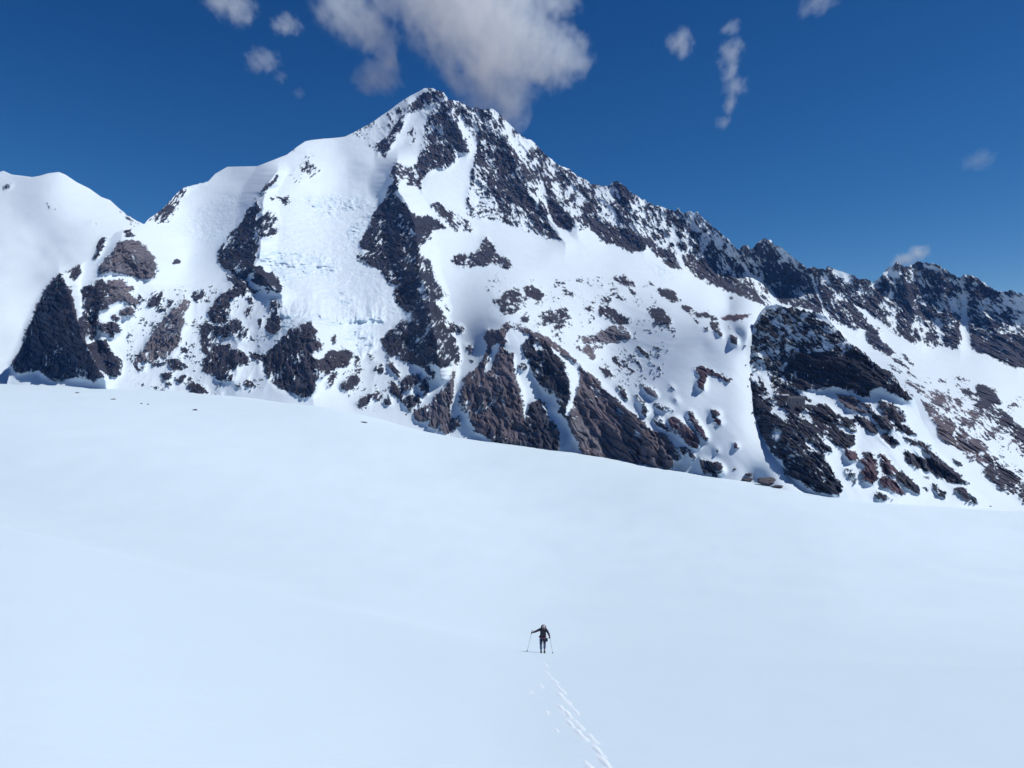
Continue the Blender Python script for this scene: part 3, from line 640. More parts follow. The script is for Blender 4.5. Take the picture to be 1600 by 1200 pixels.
# ------------------------------------------------------------------ the snowfield in front
FX = np.array([-500., -250, 0, 190, 480, 700, 870, 1060, 1225, 1310, 1450, 1600, 1900, 2100])
FY = np.array([1750., 1650, 1560, 1480, 1310, 1150, 1025, 860, 765, 735, 740, 770, 850, 900])
FP = np.array([598., 599, 600, 606, 630, 682, 704, 735, 762, 776, 790, 799, 806, 810])
RPX = np.array([-500., 0, 250, 500, 680, 860, 1100, 1600, 2100]); RPY = np.array([760., 822, 882, 942, 985, 1021, 1030, 1046, 1060]); RDY = np.array([230., 160, 115, 82, 60, 47, 46, 44, 44])
MPX = np.array([-500., 0, 480, 860, 1310, 1600, 2100]); MPY = np.array([640., 650, 730, 822, 882, 895, 900])
QX = np.arange(-500, 2101, 2.0)
def table(x, y, s):
    q = pchip(QX, x, y); k = np.exp(-0.5 * (np.arange(-3 * s, 3 * s + 2, 2.0) / s) ** 2); k /= k.sum(); n = len(k) // 2
    return np.convolve(np.concatenate([np.full(n, q[0]), q, np.full(n, q[-1])]), k, 'valid')[:len(QX)]
Q_FY, Q_FP, Q_RD, Q_RP, Q_MP = table(FX, FY, 40), table(FX, FP, 26), table(RPX, RDY, 80), table(RPX, RPY, 60), table(MPX, MPY, 120)
def ground_z(x, y):
    """height of the snowfield at a world point"""
    x = np.asarray(x, float); y = np.asarray(y, float)
    r = np.hypot(x, y); az = np.arctan2(x, y); lim = math.radians(46)
    azc = np.clip(az, -lim, lim); px = 800 + F * np.tan(azc)
    ye = np.where(np.abs(az) < lim, y, r * math.cos(lim))
    yf = np.interp(px, QX, Q_FY); zf = (600 - np.interp(px, QX, Q_FP)) / F * yf
    yr = np.interp(px, QX, Q_RD); pr = np.interp(px, QX, Q_RP); zr = (600 - pr) / F * yr
    ym = yf * 0.55; zm = (600 - np.interp(px, QX, Q_MP)) / F * ym
    cr = sstep(430, 680, px)
    y2 = yr * 2.6; z2 = (600 - (pr - 7 + 11 * sstep(500, 800, px))) / F * y2
    K = [(-1.0 + 0 * yr, -1.6 + 0 * yr), (yr * 0.22, -1.6 + (zr + 1.6) * 0.245), (yr, zr), (y2, z2), (ym, zm), (yf, zf), (yf * 1.35, (zf * 1.35 - 0.003 * yf) * (1 - cr) + (zf - 0.06 * yf) * cr), (yf * 4, zf - 0.4 * yf)]
    ks = np.array([k[0] for k in K]); kz = np.array([k[1] for k in K])
    h = np.diff(ks, axis=0); d = np.diff(kz, axis=0) / h; m = np.zeros_like(kz)
    m[1:-1] = (d[:-1] * h[1:] + d[1:] * h[:-1]) / (h[1:] + h[:-1]); m[0] = d[0]; m[-1] = d[-1]
    z = np.zeros_like(ye)
    for i in range(len(K) - 1):
        s = (ye >= ks[i]) & ((ye < ks[i + 1]) | (i == len(K) - 2))
        t = ((ye - ks[i]) / h[i])[s]; t2 = t * t; t3 = t2 * t
        z[s] = (kz[i][s] * (2 * t3 - 3 * t2 + 1) + h[i][s] * m[i][s] * (t3 - 2 * t2 + t) + kz[i + 1][s] * (-2 * t3 + 3 * t2) + h[i][s] * m[i + 1][s] * (t3 - t2))
    z = np.where(ye < ks[0], -1.6, z)
    # behind the viewer the slope climbs
    k = sstep(math.radians(60), math.radians(150), np.abs(az)); z = z * (1 - k) + (-1.6 + 0.22 * r) * k
    amp = np.clip(r / 60, 0, 1)
    z = z + 2.2 * fbm(x / 150, y / 150, 3, 621) * sstep(250, 800, r)
    z = z + amp * 0.16 * fbm(x / 26, y / 40, 3, 601) * np.clip(r / 150, 0.3, 3) + 0.035 * fbm(x / 4, y / 6, 3, 611) * np.clip(r / 10, 0, 1)
    return z
def build_snowfield():
    azs = np.concatenate([np.linspace(-180, -50, 60)[:-1], np.linspace(-50, 50, 420), np.linspace(50, 180, 60)[1:]]) * math.pi / 180
    rs = np.concatenate([[0.3], np.geomspace(1.0, 400, 260), np.geomspace(400, 2600, 110)[1:]])
    A, Rr = np.meshgrid(azs, rs); x = np.sin(A) * Rr; y = np.cos(A) * Rr; z = ground_z(x, y)
    # the ground far off to the sides and beyond the mountain drops away out of sight
    co = np.stack([x, y, z], -1).reshape(-1, 3); nr, nc = x.shape; idx = np.arange(nr * nc).reshape(nr, nc)
    quads = np.stack([idx[:-1, :-1], idx[:-1, 1:], idx[1:, 1:], idx[1:, :-1]], -1).reshape(-1, 4)
    o = link('snowfield', quad_mesh('snowfield', co, quads), M_SNOW); tag(o, kind='structure')
    return o
snowfield = build_snowfield()
# ------------------------------------------------------------------ finding the ground from a photo pixel
bpy.context.view_layer.update()
DG = bpy.context.evaluated_depsgraph_get()
def hit(px, py):
    d = Vector(((px - 800) / F, 1, (600 - py) / F)).normalized()
    ok, p, n, i, o, m = scene.ray_cast(DG, Vector((0, 0, 0)), d, distance=9000)
    return p, n
def gz(x, y): return float(ground_z(np.array([x]), np.array([y]))[0])
def box(bm, x0, x1, y0, y1, z0, z1):
    vs_ = [bm.verts.new(c) for c in ((x0, y0, z0), (x1, y0, z0), (x1, y1, z0), (x0, y1, z0), (x0, y0, z1), (x1, y0, z1), (x1, y1, z1), (x0, y1, z1))]
    for f in ((0, 3, 2, 1), (4, 5, 6, 7), (0, 1, 5, 4), (1, 2, 6, 5), (2, 3, 7, 6), (3, 0, 4, 7)): bm.faces.new([vs_[i] for i in f])
def tube(bm, pts_, rad, n=8, cap=True):
    rings = []
    for i, p in enumerate(pts_):
        p = Vector(p); a = Vector(pts_[max(0, i - 1)]); b = Vector(pts_[min(len(pts_) - 1, i + 1)]); t = (b - a).normalized()
        u = t.orthogonal().normalized() if i == 0 else (u0 - t * u0.dot(t)).normalized()
        u0 = u; w = t.cross(u); r = rad[i] if hasattr(rad, '__len__') else rad
        rings.append([bm.verts.new(p + (u * math.cos(2 * math.pi * k / n) + w * math.sin(2 * math.pi * k / n)) * r) for k in range(n)])
    for a, b in zip(rings, rings[1:]):
        for k in range(n): bm.faces.new((a[k], a[(k + 1) % n], b[(k + 1) % n], b[k]))
    if cap: bm.faces.new(rings[0][::-1]); bm.faces.new(rings[-1])

# ------------------------------------------------------------------ mountain hut on the rocky hill
M_STONE = simple_mat('hut_stone', (0.12, 0.115, 0.125), 0.9, vary=0.4, scale=1.2, bump=0.4)
M_ROOF = simple_mat('hut_roof_metal', (0.07, 0.07, 0.08), 0.5, 0.3, vary=0.2, scale=0.8)
M_FRAME = simple_mat('hut_window_frame', (0.70, 0.70, 0.74), 0.6, vary=0.1, scale=4)
M_SHUT = simple_mat('hut_shutter', (0.10, 0.035, 0.035), 0.6, vary=0.2, scale=6)
M_GLASS = simple_mat('hut_glass', (0.015, 0.018, 0.025), 0.08, vary=0.1, scale=3)
M_GREYROOF = simple_mat('shed_roof_metal', (0.34, 0.35, 0.40), 0.5, 0.2, vary=0.15, scale=1)
def build_hut():
    d = min(hit(px, py)[0].y for px in range(1228, 1264, 3) for py in range(624, 636, 2)) + 1.5
    p = at(1246, 631.5, d); r = empty('mountain_hut', p); tag(r, 'long stone mountain hut with a row of windows on the dark rocky hill', 'hut')
    W, D, H = 8.6, 10.0, 6.2                     # half width, depth, wall height
    bm = bmesh.new(); box(bm, -W, W, 0, D, -7, H)
    v = [bm.verts.new(c) for c in ((-W, 0, H), (-W, D, H), (-W, D / 2, H + 2.3), (W, 0, H), (W, D, H), (W, D / 2, H + 2.3))]
    bm.faces.new((v[0], v[2], v[1])); bm.faces.new((v[3], v[4], v[5]))
    from_bm('wall', bm, M_STONE, r)
    bm = bmesh.new()
    for s in (0, 1):
        y0, y1 = (-0.7, D / 2) if s == 0 else (D + 0.7, D / 2); z0, z1 = H - 0.25, H + 2.35
        a = [(-W - 0.6, y0, z0), (W + 0.6, y0, z0), (W + 0.6, y1, z1), (-W - 0.6, y1, z1)]
        lo = [bm.verts.new(c) for c in a]; hi = [bm.verts.new((c[0], c[1], c[2] + 0.28)) for c in a]
        bm.faces.new(lo); bm.faces.new(hi[::-1])
        for k in range(4): bm.faces.new((lo[k], hi[k], hi[(k + 1) % 4], lo[(k + 1) % 4]))
    roof = from_bm('roof', bm, M_ROOF, r)
    bm = bmesh.new(); box(bm, 3.2, 4.2, D / 2 - 0.5, D / 2 + 0.5, H + 1.6, H + 4.0); from_bm('chimney', bm, M_STONE, roof)
    bm = bmesh.new(); box(bm, -W - 0.5, W + 7, -3.2, -0.003, -7.5, -0.4); from_bm('terrace', bm, M_STONE, r)
    for row, z in enumerate((0.9, 3.7)):
        for k in range(7):
            x = -W + 1.55 + k * 2.35
            if row == 0 and k == 3:
                bm = bmesh.new(); box(bm, x - 0.55, x + 0.55, -0.08, 0.1, -0.35, 2.1); from_bm('door', bm, M_SHUT, r); continue
            bm = bmesh.new(); box(bm, x - 0.5, x + 0.5, -0.05, 0.1, z, z + 1.5); w = from_bm('window', bm, M_GLASS, r)
            bm = bmesh.new()
            for a in ((x - 0.62, x - 0.5, z - 0.1, z + 1.6), (x + 0.5, x + 0.62, z - 0.1, z + 1.6), (x - 0.5, x + 0.5, z + 1.5, z + 1.6), (x - 0.5, x + 0.5, z - 0.1, z), (x - 0.04, x + 0.04, z, z + 1.5)): box(bm, a[0], a[1], -0.14, 0.1, a[2], a[3])
            from_bm('frame', bm, M_FRAME, w)
            for s in (-1, 1):
                bm = bmesh.new(); xc = x + s * 0.87; box(bm, xc - 0.24, xc + 0.24, -0.09, -0.003, z, z + 1.5); from_bm('shutter', bm, M_SHUT, w)
    for k in range(2):
        z = (1.2, 4.0)[k]
        bm = bmesh.new(); box(bm, -W - 0.05, -W + 0.1, 4.2, 5.4, z, z + 1.4); w = from_bm('window', bm, M_GLASS, r)
        bm = bmesh.new(); box(bm, -W - 0.12, -W + 0.05, 4.05, 4.2, z - 0.1, z + 1.5); box(bm, -W - 0.12, -W + 0.05, 5.4, 5.55, z - 0.1, z + 1.5); box(bm, -W - 0.12, -W + 0.05, 4.2, 5.4, z - 0.1, z); box(bm, -W - 0.12, -W + 0.05, 4.2, 5.4, z + 1.4, z + 1.5); from_bm('frame', bm, M_FRAME, w)
    d = min(hit(px, py)[0].y for px in range(1221, 1236, 3) for py in range(615, 622, 2)) + 1.0
    s = empty('hut_shed', at(1228, 620.5, d)); tag(s, 'small low shed with pale grey roof above the long stone hut', 'shed')
    bm = bmesh.new(); box(bm, -3.6, 3.6, 0, 4, -5, 1.6); from_bm('wall', bm, M_STONE, s)
    bm = bmesh.new(); a = [(-4.2, -0.6, 1.55), (4.2, -0.6, 1.55), (4.2, 4.4, 3.4), (-4.2, 4.4, 3.4)]
    lo = [bm.verts.new(c) for c in a]; hi = [bm.verts.new((c[0], c[1], c[2] + 0.2)) for c in a]
    bm.faces.new(lo); bm.faces.new(hi[::-1])
    for k in range(4): bm.faces.new((lo[k], hi[k], hi[(k + 1) % 4], lo[(k + 1) % 4]))
    from_bm('roof', bm, M_GREYROOF, s)
    bm = bmesh.new(); box(bm, -0.5, 0.5, -0.05, 0.1, -0.3, 1.3); from_bm('door', bm, M_SHUT, s)
build_hut()

# ------------------------------------------------------------------ boulders lying on the snow
M_BOULDER = simple_mat('boulder_rock', (0.065, 0.057, 0.066), 0.9, vary=0.45, scale=0.35, bump=0.6)
BOULDERS = [(305, 641, 9, 4, 'grey boulder alone on the snow below the left rock buttresses'), (231, 632, 4, 2.2, 'tiny dark stone on the snow, the one nearer the pointed left buttress foot gully'),
 (221, 631, 3.4, 2, 'tiny dark stone on the snow left of its twin below the left outcrops'), (175, 624, 9, 1.6, 'thin sliver of rock lying flat on snow below the pointed left buttress'),
 (121, 614, 6, 1.6, 'low flat rock on the snow in front of the pointed left buttress'), (567, 660, 11, 3, 'flat dark rock on the snow under the central icefall'),
 (635, 648, 4, 3, 'small dark boulder at the left foot of the brown scree slope'), (1167, 750, 24, 8, 'wide low boulder at the glacier edge left of the dark rocky hill'),
 (1169, 741, 12, 4, 'small flat boulder just above the wide low one at the glacier edge'), (1203, 752, 36, 9, 'long wedge-shaped boulder at the glacier edge nearest the dark rocky hill'),
 (1216, 760, 22, 5, 'flat slab of rock lying in front of the long wedge-shaped boulder'), (1148, 733, 8, 3, 'small stone on the snow above the glacier edge boulders'),
 (1547, 791, 6, 2.5, 'small rock on the snow at the lower right mountain foot')]
def build_boulders():
    for k, (px, py, w, h, lab) in enumerate(BOULDERS):
        p, n = hit(px, py); s = p.y / F
        bm = bmesh.new(); bmesh.ops.create_icosphere(bm, subdivisions=3, radius=1.0)
        rr = random.Random(50 + k)
        cuts = [Vector((rr.gauss(0, 1), rr.gauss(0, 1), rr.gauss(0, 0.8))).normalized() for _ in range(11)]; dist = [rr.uniform(0.45, 0.85) for _ in cuts]
        for v in bm.verts:
            d = v.co.normalized(); t = min([c / max(1e-3, d.dot(q)) for q, c in zip(cuts, dist) if d.dot(q) > 0.05] + [1.0])
            v.co = d * (t * (1 + 0.07 * rr.gauss(0, 1)))
        for v in bm.verts: v.co = Vector((v.co.x * w * s * 0.62, v.co.y * w * s * 0.55, v.co.z * max(h * 0.85, 2.0) * s))
        o = from_bm('boulder', bm, M_BOULDER); o.location = p - Vector((0, 0, 0.12 * h * s)); o.rotation_euler = (0, rr.uniform(-0.08, 0.12), rr.uniform(-0.3, 0.3))
        tag(o, lab, 'boulder', 'boulders on the snow at the mountain foot')
build_boulders()

# ------------------------------------------------------------------ footprints and pole marks in the snow
M_LOOSE = simple_mat('trodden_snow', (0.68, 0.76, 0.84), 0.8, vary=0.03, scale=20, bump=0.3)
def ray_ground(px, py):
    ys = np.linspace(6, 70, 1400); z = ground_z((px - 800) / F * ys, ys) - (600 - py) / F * ys
    i = np.nonzero(z > 0)[0]; y = ys[i[0]] if len(i) else 45.0
    return (px - 800) / F * y, y
TRACK = [(852, 1039, 1.7, .30, 1.0), (855, 1052, 1.2, .22, .7), (866, 1063, 1.6, .26, .9), (876, 1077, 1.6, .24, 1.0), (880, 1091, 1.7, .30, 1.2), (878, 1108, 1.1, .24, 1.0), (887, 1116, 1.0, .22, 1.1), (890, 1130, 0.9, .2, .9),
 (898, 1110, 1.1, .2, .6), (904, 1133, 0.9, .24, .9), (908, 1149, 0.9, .22, 1.0), (925, 1154, 0.8, .22, .7), (935, 1174, 0.8, .2, .9), (945, 1192, 0.9, .2, 1.0), (920, 1198, 0.5, .2, .8), (957, 1212, 0.7, .2, .9),
 (830, 1082, .5, .2, .5), (846, 1072, .9, .25, .5), (855, 1114, .5, .2, .5), (870, 1142, .5, .15, .5)]  # this last row holds pole marks, built like the footprints
def build_trail_marks():
    for k, (px, py, ln, wd, st) in enumerate(TRACK):
        x, y = ray_ground(px, py); nx, ny = 12, 22; rr = np.random.default_rng(900 + k)
        u = np.linspace(-1, 1, nx); v = np.linspace(-1, 1, ny); U, V = np.meshgrid(u, v)
        skew = -0.05 * V * ln
        X = x + U * wd * 0.55 * (1.0 + 0.2 * np.sin(V * 6 + k)) + skew; Y = y + V * ln * 1.25
        edge = np.clip(1 - np.maximum(np.abs(U) ** 2, np.abs(V) ** 3), 0, 1)
        step = 0.020 * np.cos(V * (4 + k % 3) + k) * np.exp(-(U / 0.5) ** 2)
        lump = 0.006 * rr.normal(size=X.shape)
        Z = ground_z(X, Y) + edge * st * 0.27 * (0.048 * np.exp(-(U / 0.6) ** 2) + step + lump) - (1 - edge) * 0.02
        co = np.stack([X - x, Y - y, Z - gz(x, y)], -1).reshape(-1, 3); idx = np.arange(nx * ny).reshape(ny, nx)
        q = np.stack([idx[:-1, :-1], idx[:-1, 1:], idx[1:, 1:], idx[1:, :-1]], -1).reshape(-1, 4)
        o = link('footprint', quad_mesh('footprint', co, q), M_LOOSE); o.location = (x, y, gz(x, y))
        tag(o, 'pale trodden footprint or pole mark in the snow trail below the lone walker', 'footprint', 'footprints in the snow trail')
build_trail_marks()
# ------------------------------------------------------------------ the walker
M_JACKET = simple_mat('navy_jacket_cloth', (0.016, 0.016, 0.030), 0.8, vary=0.3, scale=14, bump=0.3)
M_TROUSER = simple_mat('slate_blue_trouser_cloth', (0.10, 0.125, 0.22), 0.85, vary=0.25, scale=12, bump=0.3)
M_DARKCLOTH = simple_mat('black_cloth', (0.012, 0.013, 0.028), 0.85, vary=0.2, scale=20)
M_SKIN = simple_mat('skin', (0.42, 0.27, 0.22), 0.55, vary=0.08, scale=10)
M_HAIR = simple_mat('grey_cap_cloth', (0.36, 0.32, 0.36), 0.8, vary=0.25, scale=25)
M_RED = simple_mat('dark_red_strap', (0.16, 0.012, 0.035), 0.6, vary=0.2, scale=30)
M_BOOT = simple_mat('black_boot', (0.014, 0.014, 0.020), 0.45, vary=0.2, scale=15)
M_POLE = simple_mat('pole_metal', (0.22, 0.23, 0.27), 0.4, 0.6, vary=0.1, scale=5)
def skin_mesh(name, verts, edges, radii, mat, parent, sub=2, root=0):
    me = bpy.data.meshes.new(name); me.from_pydata(verts, edges, [])
    o = bpy.data.objects.new(name, me); C.objects.link(o)
    o.modifiers.new('skin', 'SKIN'); s = o.modifiers.new('sub', 'SUBSURF'); s.levels = sub; s.render_levels = sub
    for i, d in enumerate(me.skin_vertices[0].data):
        r = radii[i]; d.radius = r if hasattr(r, '__len__') else (r, r); d.use_root = (i == root)
    bpy.context.view_layer.update(); dg = bpy.context.evaluated_depsgraph_get()
    m2 = bpy.data.meshes.new_from_object(o.evaluated_get(dg)); m2.name = name
    bpy.data.objects.remove(o)
    m2.polygons.foreach_set('use_smooth', [True] * len(m2.polygons)); m2.materials.clear(); m2.materials.append(mat)
    q = bpy.data.objects.new(name, m2); C.objects.link(q); q.parent = parent
    return q
def ellipsoid(name, c, r, mat, parent, rot=(0, 0, 0), seg=20, shape=None):
    bm = bmesh.new(); bmesh.ops.create_uvsphere(bm, u_segments=seg, v_segments=seg // 2 + 2, radius=1.0)
    R = Matrix.Rotation(rot[2], 3, 'Z') @ Matrix.Rotation(rot[1], 3, 'Y') @ Matrix.Rotation(rot[0], 3, 'X')
    for v in bm.verts:
        p = v.co.copy()
        if shape: p = shape(p)
        v.co = Vector(c) + R @ Vector((p.x * r[0], p.y * r[1], p.z * r[2]))
    return from_bm(name, bm, mat, parent, True)
def grip(name, c, axis, out, parent, thumb_side):
    """a gloved hand closed round a pole: palm, four unequal fingers and a thumb"""
    axis = Vector(axis).normalized(); out = Vector(out); out = (out - axis * out.dot(axis)).normalized(); side = axis.cross(out)
    c = Vector(c); bm = bmesh.new()
    P = c + out * 0.036
    bmesh.ops.create_icosphere(bm, subdivisions=3, radius=1.0)
    for v in bm.verts:
        q = v.co.copy(); v.co = P + axis * (q.x * 0.047) + side * (q.y * 0.036) + out * (q.z * 0.021)
    for k, (off, r, ln) in enumerate(((0.034, 0.0096, 1.0), (0.012, 0.0102, 1.1), (-0.010, 0.0098, 1.04), (-0.031, 0.0086, 0.88))):
        pl = []
        for t in np.linspace(0, 1, 7):
            a = -0.35 + t * 4.0 * ln; rad = 0.030 - 0.004 * t
            pl.append(c + axis * (off - 0.004 * t) + (out * math.cos(a) + side * thumb_side * math.sin(a)) * rad)
        tube(bm, pl, [r * (1 - 0.25 * t) for t in np.linspace(0, 1, 7)], 7)
    pl = [P - axis * -0.022 - side * thumb_side * 0.030, P + axis * 0.040 - side * thumb_side * 0.036 - out * 0.02, c + axis * 0.046 - side * thumb_side * 0.026 - out * 0.016, c + axis * 0.044 - out * 0.028]
    tube(bm, pl, [0.014, 0.0125, 0.011, 0.009], 7)
    return from_bm(name, bm, M_DARKCLOTH, parent, True)
def build_walker():
    x0, y0 = (848.5 - 800) / F * 45.0, 45.0; z0 = gz(x0, y0)
    r = empty('person', (x0, y0, z0)); tag(r, 'person in dark jacket and blue grey trousers walking up snow with two poles', 'person')
    # y is away from the viewer; the walker leans towards the viewer
    hipL, hipR = (-0.105, 0.02, 0.88), (0.075, 0.02, 0.88)
    knL, knR = (-0.125, -0.10, 0.50), (0.095, 0.03, 0.51)
    anL, anR = (-0.112, 0.00, 0.10), (0.092, 0.14, 0.11)
    shL, shR = (-0.185, -0.17, 1.43), (0.195, -0.17, 1.40)
    elL, elR = (-0.42, -0.22, 1.335), (0.315, -0.22, 1.20)
    haL, haR = (-0.655, -0.32, 1.285), (0.375, -0.36, 1.03)
    neck, head = (0.005, -0.21, 1.50), (0.03, -0.30, 1.60)
    V = [(-0.015, 0.02, 0.92), (-0.01, -0.03, 1.06), (0.0, -0.11, 1.28), (0.005, -0.17, 1.42), neck, head, shL, elL, haL, shR, elR, haR, hipL, knL, anL, hipR, knR, anR]
    E = [(0, 1), (1, 2), (2, 3), (3, 4), (4, 5), (3, 6), (6, 7), (7, 8), (3, 9), (9, 10), (10, 11), (0, 12), (12, 13), (13, 14), (0, 15), (15, 16), (16, 17)]
    body = skin_mesh('body', V, E, [(0.14, 0.10), (0.13, 0.10), (0.15, 0.11), (0.11, 0.09), 0.055, 0.085, 0.06, 0.042, 0.03, 0.06, 0.042, 0.03, 0.085, 0.06, 0.042, 0.085, 0.06, 0.042], M_SKIN, r)
    # jacket
    jv = [(-0.02, 0.03, 0.93), (-0.015, -0.01, 1.02), (-0.01, -0.05, 1.13), (0.0, -0.12, 1.29), (0.005, -0.17, 1.41), (0.005, -0.20, 1.485), shL, elL, (-0.625, -0.305, 1.29), shR, elR, (0.368, -0.34, 1.06)]
    je = [(0, 1), (1, 2), (2, 3), (3, 4), (4, 5), (4, 6), (6, 7), (7, 8), (4, 9), (9, 10), (10, 11)]
    j = skin_mesh('jacket', jv, je, [(0.215, 0.15), (0.19, 0.14), (0.18, 0.135), (0.195, 0.14), (0.15, 0.12), (0.085, 0.08), 0.085, 0.066, 0.05, 0.085, 0.066, 0.05], M_JACKET, r)
    bm = bmesh.new(); tube(bm, [(-0.005 + 0.012, -0.262 + 0.21 * t, 1.34 - 0.42 * t + 0.05) for t in np.linspace(0.0, 0.5, 5)], 0.008, 6); from_bm('zip', bm, M_RED, j)
    # hood / collar and straps
    for s in (-1, 1):
        bm = bmesh.new(); tube(bm, [(s * 0.10, -0.08, 1.50), (s * 0.11, -0.20, 1.46), (s * 0.125, -0.27, 1.36), (s * 0.14, -0.22, 1.20), (s * 0.17, -0.08, 1.08)], 0.022, 8); from_bm('shoulder_strap', bm, M_DARKCLOTH, j)
    # backpack
    bm = bmesh.new(); bmesh.ops.create_cube(bm, size=1.0)
    bmesh.ops.subdivide_edges(bm, edges=bm.edges, cuts=3, use_grid_fill=True)
    for v in bm.verts:
        q = v.co * 2; k = 1 - 0.16 * (abs(q.x) * abs(q.z)) - 0.12 * abs(q.y) * abs(q.x); v.co = Vector((q.x * 0.145 * k, 0.10 + q.y * 0.10 * k - 0.13 * (q.z * 0.5), 1.24 + q.z * 0.22 * k))
    bp_ = from_bm('backpack', bm, M_DARKCLOTH, r, True)
    # trousers
    for side, (hp, kn, an) in (('l', (hipL, knL, anL)), ('r', (hipR, knR, anR))):
        mid = tuple((a + b) / 2 for a, b in zip(hp, kn)); sh = tuple((a * 0.55 + b * 0.45) for a, b in zip(kn, an)); lo = (an[0], an[1] + 0.01, an[2] + 0.08)
        t = skin_mesh('trouser_leg', [(hp[0] * 0.7, hp[1], hp[2] + 0.06), hp, mid, kn, sh, lo], [(i, i + 1) for i in range(5)], [(0.11, 0.12), (0.115, 0.12), 0.10, 0.082, 0.078, 0.082], M_TROUSER, r)
        bm = bmesh.new(); tube(bm, [(mid[0] + (0.03 if side == 'l' else -0.03), mid[1] - 0.075, mid[2] + 0.14), (mid[0] + (0.015 if side == 'l' else -0.015), mid[1] - 0.085, mid[2]), (kn[0], kn[1] - 0.06, kn[2] + 0.06)], [0.055, 0.05, 0.03], 10); from_bm('thigh_patch', bm, M_DARKCLOTH, t, True)
    for an in (anL, anR):
        g = gz(x0 + an[0], y0 + an[1] - 0.05) - z0
        bm = bmesh.new(); bmesh.ops.create_uvsphere(bm, u_segments=18, v_segments=12, radius=1)
        for v in bm.verts:
            q = v.co; zz = q.z * 0.075 if q.z < 0 else q.z * (0.05 + 0.17 * max(0.0, 0.35 + q.y)); yy = q.y * 0.155 - 0.05
            v.co = Vector((an[0] + q.x * (0.058 + 0.006 * q.y), an[1] + yy, g + 0.055 + zz))
        b = from_bm('boot', bm, M_BOOT, r, True)
        bm = bmesh.new(); box(bm, an[0] - 0.056, an[0] + 0.056, an[1] - 0.20, an[1] + 0.09, g - 0.04, g + 0.02); from_bm('sole', bm, M_DARKCLOTH, b)
    # harness belt and pouch
    bm = bmesh.new(); ring = []
    tube(bm, [(-0.02 + 0.205 * math.cos(a), 0.015 + 0.155 * math.sin(a), 0.945 + 0.015 * math.cos(a * 2)) for a in np.linspace(0, 2 * math.pi, 25)], 0.027, 8, False); from_bm('harness_belt', bm, M_RED, r, True)
    bm = bmesh.new(); box(bm, 0.15, 0.27, -0.13, -0.04, 0.70, 0.90); bmesh.ops.bevel(bm, geom=bm.edges[:], offset=0.02, segments=2, affect='EDGES'); from_bm('hip_pouch', bm, M_DARKCLOTH, r)
    # head: face tilted down, cap, hood
    hc = Vector((0.03, -0.30, 1.605))
    def face(p):
        q = p.copy(); 
        if q.z < 0: q.x *= 1 - 0.28 * q.z * q.z; q.y *= 1 - 0.10 * q.z * q.z
        return q
    tilt = 0.45
    hd = ellipsoid('head', hc, (0.080, 0.098, 0.122), M_SKIN, r, (tilt, 0, 0), 24, face)
    fw = Vector((0, -math.cos(tilt), -math.sin(tilt))); up = Vector((0, -math.sin(tilt), math.cos(tilt)))
    def on(u, v, d=0.0): return hc + Vector((u, 0, 0)) + up * v + fw * (0.092 + d)
    ellipsoid('nose', on(0, -0.022, 0.008), (0.014, 0.020, 0.026), M_SKIN, hd, (tilt, 0, 0), 12)
    for s in (-1, 1):
        ellipsoid('eye', on(s * 0.031, 0.004, -0.012), (0.014, 0.008, 0.009), M_DARKCLOTH, hd, (tilt, 0, 0), 10)
        ellipsoid('ear', hc + Vector((s * 0.082, 0.0, -0.005)), (0.012, 0.022, 0.032), M_SKIN, hd, (tilt, 0, 0), 10)
    ellipsoid('mouth', on(0, -0.066, -0.016), (0.024, 0.008, 0.007), M_RED, hd, (tilt, 0, 0), 10)
    def capsh(p): return Vector((p.x, p.y, max(p.z, -0.12)))
    cap = ellipsoid('cap', hc + up * 0.030 - fw * 0.004, (0.094, 0.112, 0.116), M_HAIR, r, (tilt, 0, 0), 24, capsh)
    bm = bmesh.new(); tube(bm, [hc + Vector((0.088 * math.sin(a), 0, 0)) + fw * (0.104 * math.cos(a) + 0.01) + up * 0.022 for a in np.linspace(-1.35, 1.35, 11)], [0.006 + 0.012 * math.cos(a) for a in np.linspace(-1.35, 1.35, 11)], 8); from_bm('brim', bm, M_DARKCLOTH, cap, True)
    bm = bmesh.new(); tube(bm, [(0.125 * math.sin(a) + 0.02, -0.235 - 0.055 * math.cos(a) * 0.4 + 0.02, 1.60 + 0.15 * math.cos(a) - 0.04) for a in np.linspace(-2.5, 2.5, 21)], 0.036, 8); from_bm('hood', bm, M_JACKET, j, True)
    # poles: held, so things of their own
    for lab, ha, tip, topx, ts in (('thin ski pole held out sideways in the outstretched hand', haL, (-0.945, -0.20), (-0.700, -0.33, 1.46), 1), ('thin ski pole held close to the body beside the hip pouch', haR, (0.570, -0.10), (0.352, -0.37, 1.13), -1)):
        tz = gz(x0 + tip[0], y0 + tip[1]) - z0; T = Vector((tip[0], tip[1], tz - 0.03)); H = Vector(ha) + Vector((-0.02 if ts == 1 else 0.0, -0.015, 0)); ax = (H - T).normalized(); top = H + ax * (0.17 if ts == 1 else 0.09)
        pr = empty('ski_pole', (x0 + T.x, y0 + T.y, z0 + T.z)); tag(pr, lab, 'ski pole', 'ski poles of the walker')
        o3 = lambda q: q - T
        bm = bmesh.new(); tube(bm, [o3(T), o3(T + ax * 0.05), o3(T + ax * 0.5), o3(H)], [0.004, 0.007, 0.0085, 0.010], 8); from_bm('shaft', bm, M_POLE, pr, True)
        bm = bmesh.new(); tube(bm, [o3(H - ax * 0.09), o3(H), o3(top - ax * 0.02), o3(top)], [0.014, 0.016, 0.016, 0.021], 10); from_bm('grip', bm, M_DARKCLOTH, pr, True)
